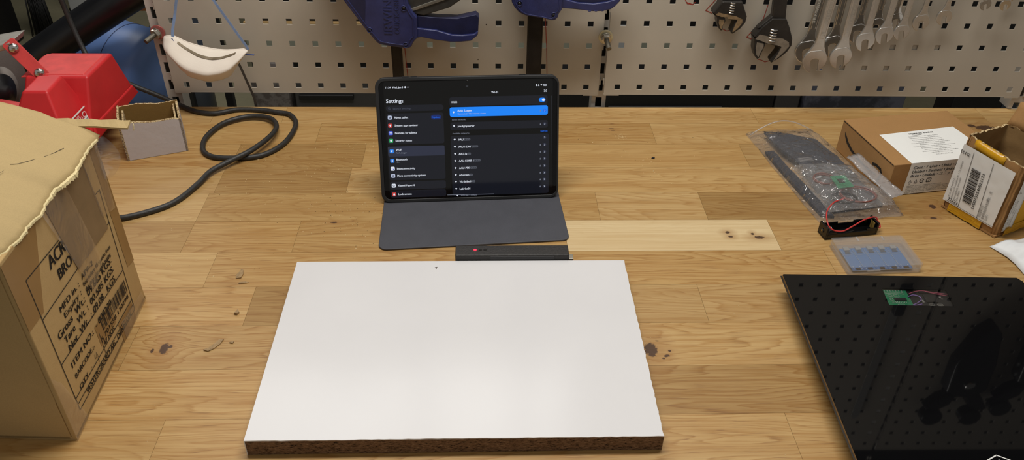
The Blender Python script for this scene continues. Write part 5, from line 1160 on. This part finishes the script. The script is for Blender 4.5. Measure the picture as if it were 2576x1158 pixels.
# ------------------------------------------------------------------ clear plastic case with five boards
c0, c1, c2, c3 = (.4648, -.4755), (.5640, -.4700), (.5690, -.4090), (.4660, -.4100)
CB = Vector((.4650, -.4790, 0)); a_ = math.radians(3.2); cu = Vector((math.cos(a_), math.sin(a_), 0)); cw = Vector((-math.sin(a_) * .6, math.cos(a_), 0)).normalized()
CFm = lambda a, b, c: CB + cu * a + cw * b + Vector((0, 0, c)); CWd, CDp, CHt = .1010, .0660, .0135
o = CFm(CWd / 2, CDp / 2, 0); t = thing('plastic_case', 'milky clear hinged plastic case holding blue boards, in front of the battery holder', 'case', o)
m = MB(o); oo, ii = rr(0, 0, CWd, CDp, .0035, 5), rr(.0012, .0012, CWd - .0012, CDp - .0012, .0028, 5); n = len(oo)
def shell(z0, z1, floor_z, open_top, nm, grow=0.):
    m = MB(o); sgn = 1; O = [CFm(a + (grow if a > CWd / 2 else -grow), b + (grow if b > CDp / 2 else -grow), 0) for a, b in oo]; I = [CFm(a, b, 0) for a, b in ii]; Z = lambda P, z: [p + Vector((0, 0, z)) for p in P]
    if open_top: vs = Z(O, z0) + Z(O, z1) + Z(I, z1) + Z(I, z0 + .001)
    else: vs = Z(O, z1) + Z(O, z0) + Z(I, z0) + Z(I, z1 - .001)
    fs = [tuple(range(n)), tuple(range(3 * n, 4 * n))]
    for q_ in range(3): fs += [(q_ * n + i, q_ * n + (i + 1) % n, (q_ + 1) * n + (i + 1) % n, (q_ + 1) * n + i) for i in range(n)]
    m.raw(vs, fs); return m.build(nm, 'case_clear', t)
shell(.0003, .0070, 0, True, 'tray'); shell(.0072, CHt, 0, False, 'lid', .0003)
m = MB(o)
for a in (.034, .070): m.hexa([CFm(a, CDp - .0100, CHt), CFm(a + .0022, CDp - .0100, CHt), CFm(a + .0022, CDp - .001, CHt), CFm(a, CDp - .001, CHt)], [CFm(a, CDp - .0100, CHt + .0008), CFm(a + .0022, CDp - .0100, CHt + .0008), CFm(a + .0022, CDp - .001, CHt + .0008), CFm(a, CDp - .001, CHt + .0008)])
m.build('hinge_rib', 'film_strip', t)
m = MB(o); m.hexa([CFm(.025, -.0012, .0062), CFm(.043, -.0012, .0062), CFm(.043, .0, .0062), CFm(.025, .0, .0062)], [CFm(.025, -.0012, .0078), CFm(.043, -.0012, .0078), CFm(.043, .0, .0078), CFm(.025, .0, .0078)]); m.build('latch', 'film_strip', t)
pos_w = ('leftmost of the five in the clear case', 'second from the left in the clear case', 'middle one of five in the clear case', 'second from the right in the clear case', 'rightmost of the five in the clear case')
for k in range(5):
    ax_, bx_ = .0085 + k * .01660, .0045
    G = lambda a, b, c: CFm(ax_ + a, bx_ + b, .0030 + c); ob_ = G(.008, .024, 0)
    b_ = thing('charging_board', 'blue charging circuit board, ' + pos_w[k], 'circuit board', ob_, 0, 'blue boards in the clear case')
    m = MB(ob_); q = [(0, 0), (.0162, 0), (.0162, .048), (0, .048)]; m.prism(q, G, 0, .0014); m.build('board', 'pcb_blue', b_)
    m = MB(ob_); m.prism([(.0045, .041), (.0120, .041), (.0120, .0485), (.0045, .0485)], G, .0014, .0042); m.build('usb_socket', 'aluminium', b_, .0003)
    m = MB(ob_); m.prism([(.0050, .0005), (.0110, .0005), (.0110, .0040), (.0050, .0040)], G, .0014, .0026); m.prism([(.0040, .036), (.0115, .036), (.0100, .0400), (.0050, .0400)], G, .0014, .0028); m.build('chip', 'chip_dark', b_)
    m = MB(ob_); g5 = lambda a, b, c=0.: G(a, b, .0016)
    stroke(m, g5, [(.0002, .006), (.0002, .044)], .0003)
    for a, b in ((.003, .0075), (.0125, .0075), (.0030, .0030), (.0135, .0030)): face(m, g5, ring_pts(a, b, .0006, .0009, 10))
    for a, b in ((.0030, .0335), (.0055, .0330), (.0080, .0330), (.0105, .0335), (.0015, .0385), (.0140, .0385), (.0015, .0350), (.0140, .0350)): stroke(m, g5, rr(a - .0008, b - .0006, a + .0008, b + .0006, .0002, 2), .00025, 0, True)
    m.build('pads_and_legend', 'solder', b_)

# ------------------------------------------------------------------ induction plate, black glass with display window
HB = Vector((.3618, -.5123, 0)); a_ = math.radians(-1.9); hu = Vector((math.cos(a_), math.sin(a_), 0)); hw = Vector((math.sin(a_ ) * 1.35, -math.cos(a_ * 1.35), 0))
HH = .030; HFn = lambda a, b, c: HB + hu * a + hw * b + Vector((0, 0, c)); HWd, HDp = .3010, .355
o = HFn(HWd / 2, HDp / 2, 0); t = thing('induction_plate', 'black glass induction plate with gilded edge and small display window, right foreground', 'hob', o)
wn0 = [(.1173, .0253), (.1955, .0265), (.1930, .0568), (.1150, .0562)]
out = [(0.0015, 0), (.2965, 0), (.3010, .0075), (.3010, HDp), (0, HDp), (0, .0015)]
# glass: ring of quads around the window
m = MB(o); gt, gb = HH, HH - .0035
Gt = lambda a, b: HFn(a, b, gt)
m.flat([Gt(0.0015, 0), Gt(.2965, 0), Gt(*wn0[1]), Gt(*wn0[0])]); m.flat([Gt(.2965, 0), Gt(.3010, .0075), Gt(.3010, HDp), Gt(*wn0[2]), Gt(*wn0[1])]); m.flat([Gt(.3010, HDp), Gt(0, HDp), Gt(*wn0[3]), Gt(*wn0[2])]); m.flat([Gt(0, HDp), Gt(0, .0015), Gt(.0015, 0), Gt(*wn0[0]), Gt(*wn0[3])])
m.build('glass_top', 'hob_glass', t)
m = MB(o); 
for i in range(len(out)):
    p, q = out[i], out[(i + 1) % len(out)]; m.flat([HFn(*p, gt), HFn(*q, gt), HFn(*q, gb), HFn(*p, gb)])
m.build('gilded_rim', 'brass_edge', t)
m = MB(o); e = .0012; inn = [(-e, -e), (.2975, -e), (.3010 + e, .0070), (.3010 + e, HDp + e), (-e, HDp + e)]; m.prism(inn, HFn, gb - .0012, gb); m.build('rim_lip', 'chip_dark', t)
m = MB(o); sh = [(.012, .012), (.289, .012), (.289, HDp - .01), (.012, HDp - .01)]; q0 = [HFn(a, b, .004) for a, b in [(.022, .02), (.28, .02), (.28, HDp - .02), (.022, HDp - .02)]]; q1 = [HFn(a, b, gb - .0012) for a, b in [(.004, .004), (.297, .004), (.297, HDp - .004), (.004, HDp - .004)]]
for i in range(4): m.flat([q0[i], q0[(i + 1) % 4], q1[(i + 1) % 4], q1[i]])
m.flat(q0); m.build('body_shell', 'hob_side', t)
for a, b in ((.05, .05), (.25, .05), (.05, .30), (.25, .30)): m = MB(o); m.cyl(HFn(a, b, 0), HFn(a, b, .006), .012, 20); m.build('rubber_foot', 'chip_dark', t)
m = MB(o); m.flat([HFn(a, b, gt - .0002) for a, b in wn0]); m.build('display_window', 'window_glass', t)
m = MB(o); m.flat([HFn(a, b, gt - .0045) for a, b in ((.1100, .020), (.2050, .020), (.2050, .062), (.1100, .062))]); m.build('window_well', 'pcb_black', t)
m = MB(o); G = lambda a, b, c=0.: HFn(a, b, gt - .0038 + c); m.prism([(.1165, .0240), (.1470, .0245), (.1465, .0575), (.1140, .0575)], G, 0, .0012); gp = m.build('green_board', 'pcb_green', t)
def sub(m_, nm, mat, par): ob_ = m_.build(nm, mat, par); return ob_
m = MB(o); m.prism([(.1265, .0405), (.1410, .0405), (.1410, .0455), (.1265, .0455)], G, .0012, .0022); m.prism([(.1650, .0330), (.1790, .0330), (.1790, .0470), (.1650, .0470)], G, .0004, .0016); m.prism([(.1620, .0270), (.1700, .0270), (.1700, .0300), (.1620, .0300)], G, .0004, .0020); m.build('chip', 'chip_dark', gp)
m = MB(o); g5 = lambda a, b, c=0.: G(a, b, .0013)
for k in range(7): stroke(m, g5, [(.1270 + k * .0021, .0460), (.1270 + k * .0021, .0490)], .0007); stroke(m, g5, [(.1200 + k * .0036, .0255), (.1200 + k * .0036, .0275)], .0009)
for a, b, w, h in ((.1195, .0295, .020, .0022), (.1215, .0340, .0050, .0035), (.1290, .0335, .0060, .0045), (.1220, .0400, .0030, .0050), (.1280, .0515, .0080, .0035), (.1390, .0300, .0040, .0030), (.1430, .0440, .0020, .0020), (.1225, .0480, .003, .002)): stroke(m, g5, rr(a, b, a + w, b + h, .0006, 2), .0005, 0, True)
for a, b in ((.1600, .047), (.1600, .0440), (.1840, .0370), (.1850, .0410)): stroke(m, g5, [(a, b), (a + .0018, b)], .0012)
for a in (.1660, .1760): stroke(m, g5, rr(a, .0505, a + .0065, .0535, .0006, 2), .0005, 0, True)
m.build('pads_and_legend', 'solder', gp)
for nm, mt, ps in (('violet_wire', 'purple_wire', [(.1450, .0385), (.1520, .0350), (.1590, .0380), (.1590, .0440), (.1520, .0500), (.1450, .0540)]), ('violet_wire', 'purple_wire', [(.1430, .0560), (.1500, .0540), (.1570, .0520)]), ('pink_wire', 'pink_wire', [(.1480, .0330), (.1560, .0290), (.1660, .0268), (.1760, .0290), (.1860, .0310), (.1960, .0330)]), ('pink_wire', 'pink_wire', [(.170, .0280), (.180, .0320), (.1940, .0360)])):
    m = MB(o); m.smooth = True; m.tube(smooth_path([G(a, b, .0022) for a, b in ps], 6), .0006, 6); m.build(nm, mt, t)
m = MB(o); LG = frame(HFn(.1330 + .0, .30, gt + .0002), hu, (-hw)); lc = (.0, .0)
LGc = HFn(.1400, .2945, gt + .0003); LG = frame(LGc, hu, -hw); hexp = [(.0, .0140), (.0128, .0070), (.0128, -.0070), (0, -.0140), (-.0128, -.0070), (-.0128, .0070)]
stroke(m, LG, hexp, .0013, 0, True); write(m, 'OBH', LG, 0, -.0010, .0052, align='c', bold=.012); write(m, 'NORDICA', LG, 0, -.0045, .0018, align='c'); stroke(m, LG, [(0, .0060), (0, .0090)], .0006)
m.build('maker_logo', 'label_white', t)

# ------------------------------------------------------------------ zip bags
def bag(name, lab, corners, base_z, hgt, mat, seedz, sag=1., n=26, gn=4, wr=.0035, zip_edge=None):
    "a pillow of film: two wrinkled sheets that meet at the rim; corners back-left, back-right, front-right, front-left"
    c = Vector((sum(p[0] for p in corners) / 4, sum(p[1] for p in corners) / 4, base_z)); t = thing(name, lab, 'plastic bag', c); A_, B_, C_, D_ = [Vector((p[0], p[1], 0)) for p in corners]
    for nm, top in (('upper_film', True), ('lower_film', False)):
        g = []
        for i in range(n + 1):
            row = []
            for j in range(n + 1):
                a, b = i / n, j / n; p = A_.lerp(B_, b).lerp(D_.lerp(C_, b), a); e = min(a, 1 - a, b, 1 - b) * 2; prof = min(1, e * 2.4) ** .6
                q = Vector((p.x * 38, p.y * 38, seedz)); wv = noise.noise(q) + .5 * abs(noise.noise(q * 2.3)) + .35 * noise.noise(q * 5.)
                z = base_z + (.0012 + hgt * prof * sag + wr * wv * (.35 + prof)) if top else base_z + .0006
                p = p + Vector((noise.noise(q + Vector((7, 0, 0))), noise.noise(q + Vector((0, 7, 0))), 0)) * .0022
                row.append((p.x, p.y, max(z, base_z + (.001 if top else 0))))
            g.append(row)
        m = MB(c); m.smooth = True; m.sheet(g); m.build(nm, mat, t)
    return t, c, (A_, B_, C_, D_)
bc = [(.4290, -.0990), (.5400, -.0870), (.5980, -.3420), (.4680, -.3640)]
t, c, cs = bag('zip_bag', 'large clear zip bag of black webbing straps, left of the retail box', bc, 0., .026, 'film', 1.7)
m = MB(c); P = smooth_path([cs[0].lerp(cs[1], k / 6) + Vector((.004, -.012 + .010 * math.sin(k * .5), .006 + .018 * math.sin(PI * k / 6))) for k in range(7)], 4); m.tube(P, .0011, 6); m.build('zip_closure', 'film_strip', t)
def strap(lab, poly, z0, z1, seed):
    c = Vector((sum(p[0] for p in poly) / len(poly), sum(p[1] for p in poly) / len(poly), z0)); m = MB(c); out = []
    for i in range(len(poly)):
        a, b = Vector((*poly[i], 0)), Vector((*poly[(i + 1) % len(poly)], 0)); L_ = (b - a).length; k = max(2, int(L_ / .0022)); d = (b - a).normalized(); nn = Vector((d.y, -d.x, 0))
        for q in range(k): p = a.lerp(b, q / k) + nn * (.0009 if q % 2 else 0); out.append(p)
    top = [p + Vector((0, 0, z1 + .002 * noise.noise(p * 40 + Vector((0, 0, seed))))) for p in out]; m.hexa([p + Vector((0, 0, z0)) for p in out], top)
    ob = m.build('webbing_strap', 'velcro'); tag(ob, lab, 'strap', 'black webbing straps in the zip bag'); return ob
strap('black webbing strap with saw-toothed edge, uppermost one in the large zip bag', [(.4540, -.1150), (.4790, -.1130), (.5330, -.1420), (.5500, -.1950), (.5600, -.2550), (.5160, -.2600), (.4860, -.2240), (.4650, -.1750)], .0100, .0140, 1)
strap('black webbing strap along the left side of the large zip bag', [(.4430, -.1650), (.4580, -.1620), (.4700, -.2350), (.4850, -.3000), (.4920, -.3500), (.4740, -.3450), (.4620, -.2850), (.4500, -.2150)], .0015, .0060, 2)
strap('wide black webbing strap lying under the small bag inside the large one', [(.4840, -.2280), (.5600, -.2300), (.5750, -.3200), (.4950, -.3380)], .0015, .0070, 3)
sc_ = [(.4620, -.2380), (.5480, -.2420), (.5820, -.3400), (.4780, -.3600)]
t, c, cs = bag('small_zip_bag', 'small crinkled zip bag of coiled wires and a green board, on the large bag', sc_, .0180, .020, 'film_small', 5.1, n=24, wr=.003)
for q0, q1, nm in ((.02, .16, 'zip_closure'), ):
    m = MB(c)
    for k in range(4): m.tube([cs[0].lerp(cs[1], 0.06) + Vector((0, -.003 * k, .036)), cs[0].lerp(cs[1], .3) + Vector((0, -.003 * k, .0385))], .0004, 5)
    m.build(nm, 'film_strip', t)
m = MB(c); g = []
for i in range(14):
    f = i / 13; a = Vector((.5400, -.2420, .0400)).lerp(Vector((.5760, -.3360, .0260)), f); g.append([a + Vector((.004, .002, 0)) * k * 1.1 + Vector((0, 0, .0016 * (k % 2) + .002 * noise.noise(Vector((f * 5, k, 0))))) for k in range(6)])
m.smooth = True; m.sheet(g, .0003); m.build('folded_zip_strip', 'film_strip', t)
o = Vector((.5130, -.3050, .0215)); b_ = thing('green_module', 'small green circuit board inside the small zip bag', 'circuit board', o)
q = [(.5020, -.2840), (.5250, -.2810), (.5280, -.3120), (.5030, -.3170)]
m = MB(o); m.prism(q, lambda a, b, c_: Vector((a, b, .031 + c_)), 0, .0014); m.build('board', 'pcb_green', b_)
m = MB(o); m.prism([(.509, -.293), (.518, -.292), (.518, -.302), (.509, -.303)], lambda a, b, c_: Vector((a, b, .031 + c_)), .0014, .0026); m.build('chip', 'chip_dark', b_)
for lab, mt, cx_, cy_, rx, ry, z_, n_ in (('reddish-brown coiled wire at the left of the small zip bag', 'brown_wire', .4960, -.2850, .016, .014, .0260, 4), ('brown and black coiled wire around the green board in the small bag', 'brown_wire', .5330, -.3250, .026, .020, .0240, 4), ('black coiled wire at the lower left of the small zip bag', 'black_wire', .5090, -.3330, .018, .012, .0235, 5)):
    pts = []; r_ = random.Random(n_)
    for k in range(n_ * 16): a = k / 16 * 2 * PI; w_r = 1 + .12 * math.sin(k * .37); pts.append((cx_ + rx * w_r * math.cos(a), cy_ + ry * w_r * math.sin(a), z_ + .0016 * math.sin(k * .21) + .0007 * (k / 16)))
    m = MB((cx_, cy_, z_)); m.smooth = True; m.tube(smooth_path(pts, 2), .0010, 7); tag(m.build('coiled_wire', mt), lab, 'wire', 'coiled wires in the small zip bag')

# ------------------------------------------------------------------ white mailer bag at the right edge
o = Vector((.73, -.46, 0)); m = MB(o); g = []
E0 = [(.6871, -.4205), (.6930, -.4330), (.6985, -.4460), (.7015, -.4620), (.7020, -.4850), (.7030, -.5000)]
for i in range(31):
    f = i / 30; a = Vector((*samp([(p[0], p[1]) for p in E0], f), 0)); row = []
    for j in range(31):
        b = j / 30; p = a + Vector((.20 * b, .012 * (1 - f) * b * 2 + .002, 0)); z = .0155 * (b * 14 if b < .07 else 1) ** .8 * (1 if b < .5 else 1) ; z = min(.0155 + .03 * b, .002 + .16 * b) * (.45 + .55 * math.sin(PI * min(1, f * 1.1)))
        q = Vector((p.x * 45, p.y * 45, 9)); z += .004 * noise.noise(q) * min(1, b * 12) + .003 * abs(noise.noise(q * 2.2)) * min(1, b * 12); row.append((p.x, p.y, max(.001 + b * .002, z)))
    g.append(row)
m.smooth = True; m.sheet(g, .0006); tag(m.build('poly_mailer', 'white_film'), 'crinkled glossy white plastic bag at the right edge, behind the black glass plate', 'plastic bag')

# ------------------------------------------------------------------ chips, flakes, sawdust
def flake(lab, poly, z, mat='chip', curl=.002, name='bark_chip'):
    cx_ = sum(p[0] for p in poly) / len(poly); cy_ = sum(p[1] for p in poly) / len(poly); m = MB((cx_, cy_, 0)); top = [Vector((a, b, z + curl * (.5 + noise.noise(Vector((a * 300, b * 300, 0)))))) for a, b in poly]
    m.hexa([Vector((a, b, .0003)) for a, b in poly], top); return tag(m.build(name, mat, None, .0002), lab, 'wood chip', 'bark chips on the oak')
flake('largest knobbly brown chip on the oak, beside the upper left corner of the white board', [(-.3335, -.4790), (-.3270, -.4780), (-.3260, -.4700), (-.3275, -.4620), (-.3310, -.4600), (-.3320, -.4670), (-.3345, -.4720)], .0012, curl=.0012)
flake('thin brown splinter just in front of the largest knobbly chip', [(-.3280, -.4890), (-.3180, -.4880), (-.3150, -.4865), (-.3200, -.4850), (-.3270, -.4860)], .0006, curl=.001)
flake('small pale brown chip on the oak, left of the white board', [(-.3190, -.5480), (-.3150, -.5490), (-.3130, -.5450), (-.3160, -.5410), (-.3175, -.5440)], .0020)
flake('curled strip of brown bark between the dark knot and the white board', [(-.3390, -.6100), (-.3340, -.6070), (-.3290, -.6000), (-.3250, -.5930), (-.3200, -.5920), (-.3220, -.5990), (-.3270, -.6070), (-.3330, -.6120)], .0008, curl=.0016)
flake('small dark crumb on the oak between the tablet and the zip bags', [(.2550, -.1790), (.2600, -.1800), (.2610, -.1770), (.2570, -.1760)], .0015, 'print_black')
flake('small brown chip on the oak to the right of the bark strip', [(-.3120, -.5980), (-.3080, -.5990), (-.3070, -.5965), (-.3100, -.5955)], .0010)
m = MB((0, 0, 0)); r = random.Random(21)
def speck(x, y, s):
    a = r.uniform(0, PI); ca_, sa_ = math.cos(a) * s, math.sin(a) * s; k = r.uniform(.3, .8)
    m.raw([(x - ca_, y - sa_, .0002), (x + sa_ * k, y - ca_ * k, .0002), (x + ca_, y + sa_, .0002), (x - sa_ * k, y + ca_ * k, .0002), (x, y, .0002 + s * .8)], [(0, 1, 4), (1, 2, 4), (2, 3, 4), (3, 0, 4)])
for cx_, cy_, sx_, sy_, n_ in ((-.30, -.25, .16, .12, 190), (-.21, -.13, .05, .04, 60), (-.20, -.32, .06, .07, 110), (-.38, -.15, .06, .05, 40), (.20, -.12, .22, .08, 60), (.215, -.107, .010, .008, 60), (.255, -.20, .02, .04, 25), (-.40, -.45, .10, .05, 40), (-.30, -.70, .1, .1, 12), (.3, -.6, .1, .15, 10)):
    for _ in range(n_):
        x, y = r.gauss(cx_, sx_ * .6), r.gauss(cy_, sy_ * .6)
        if y > -.003 or (-.255 < x < .17 and -.77 < y < -.47): continue
        speck(x, y, r.uniform(.0003, .0008) * (1.7 if r.random() < .07 else 1))
tag(m.build('sawdust', 'sawdust'), 'fine pale sawdust specks scattered over the oak bench top', 'sawdust', kind='stuff')
m = MB((0, 0, 0))
for cx_, cy_, sx_, sy_, n_ in ((-.21, -.33, .07, .06, 60), (-.17, -.39, .04, .05, 30), (.20, -.12, .2, .12, 20), (-.30, -.30, .2, .2, 20)):
    for _ in range(n_):
        x, y = r.gauss(cx_, sx_ * .6), r.gauss(cy_, sy_ * .6)
        if y > -.003 or (-.255 < x < .17 and -.77 < y < -.47): continue
        speck(x, y, r.uniform(.0003, .0008))
tag(m.build('bark_crumbs', 'speck'), 'dark bark crumbs scattered on the oak left of the tablet folio', 'crumbs', kind='stuff')

# ------------------------------------------------------------------ plate clipped behind the spanner panel
o = pR(.44, .11, -.006); m = MB(o); m.prism([(.372, .078), (.503, .078), (.548, .145), (.400, .145)], pR, -.0040, -.0028)
tag(m.build('backing_plate', 'panel'), 'beige plate behind the punched holes below the spanners stamped 12 and 11', 'plate')
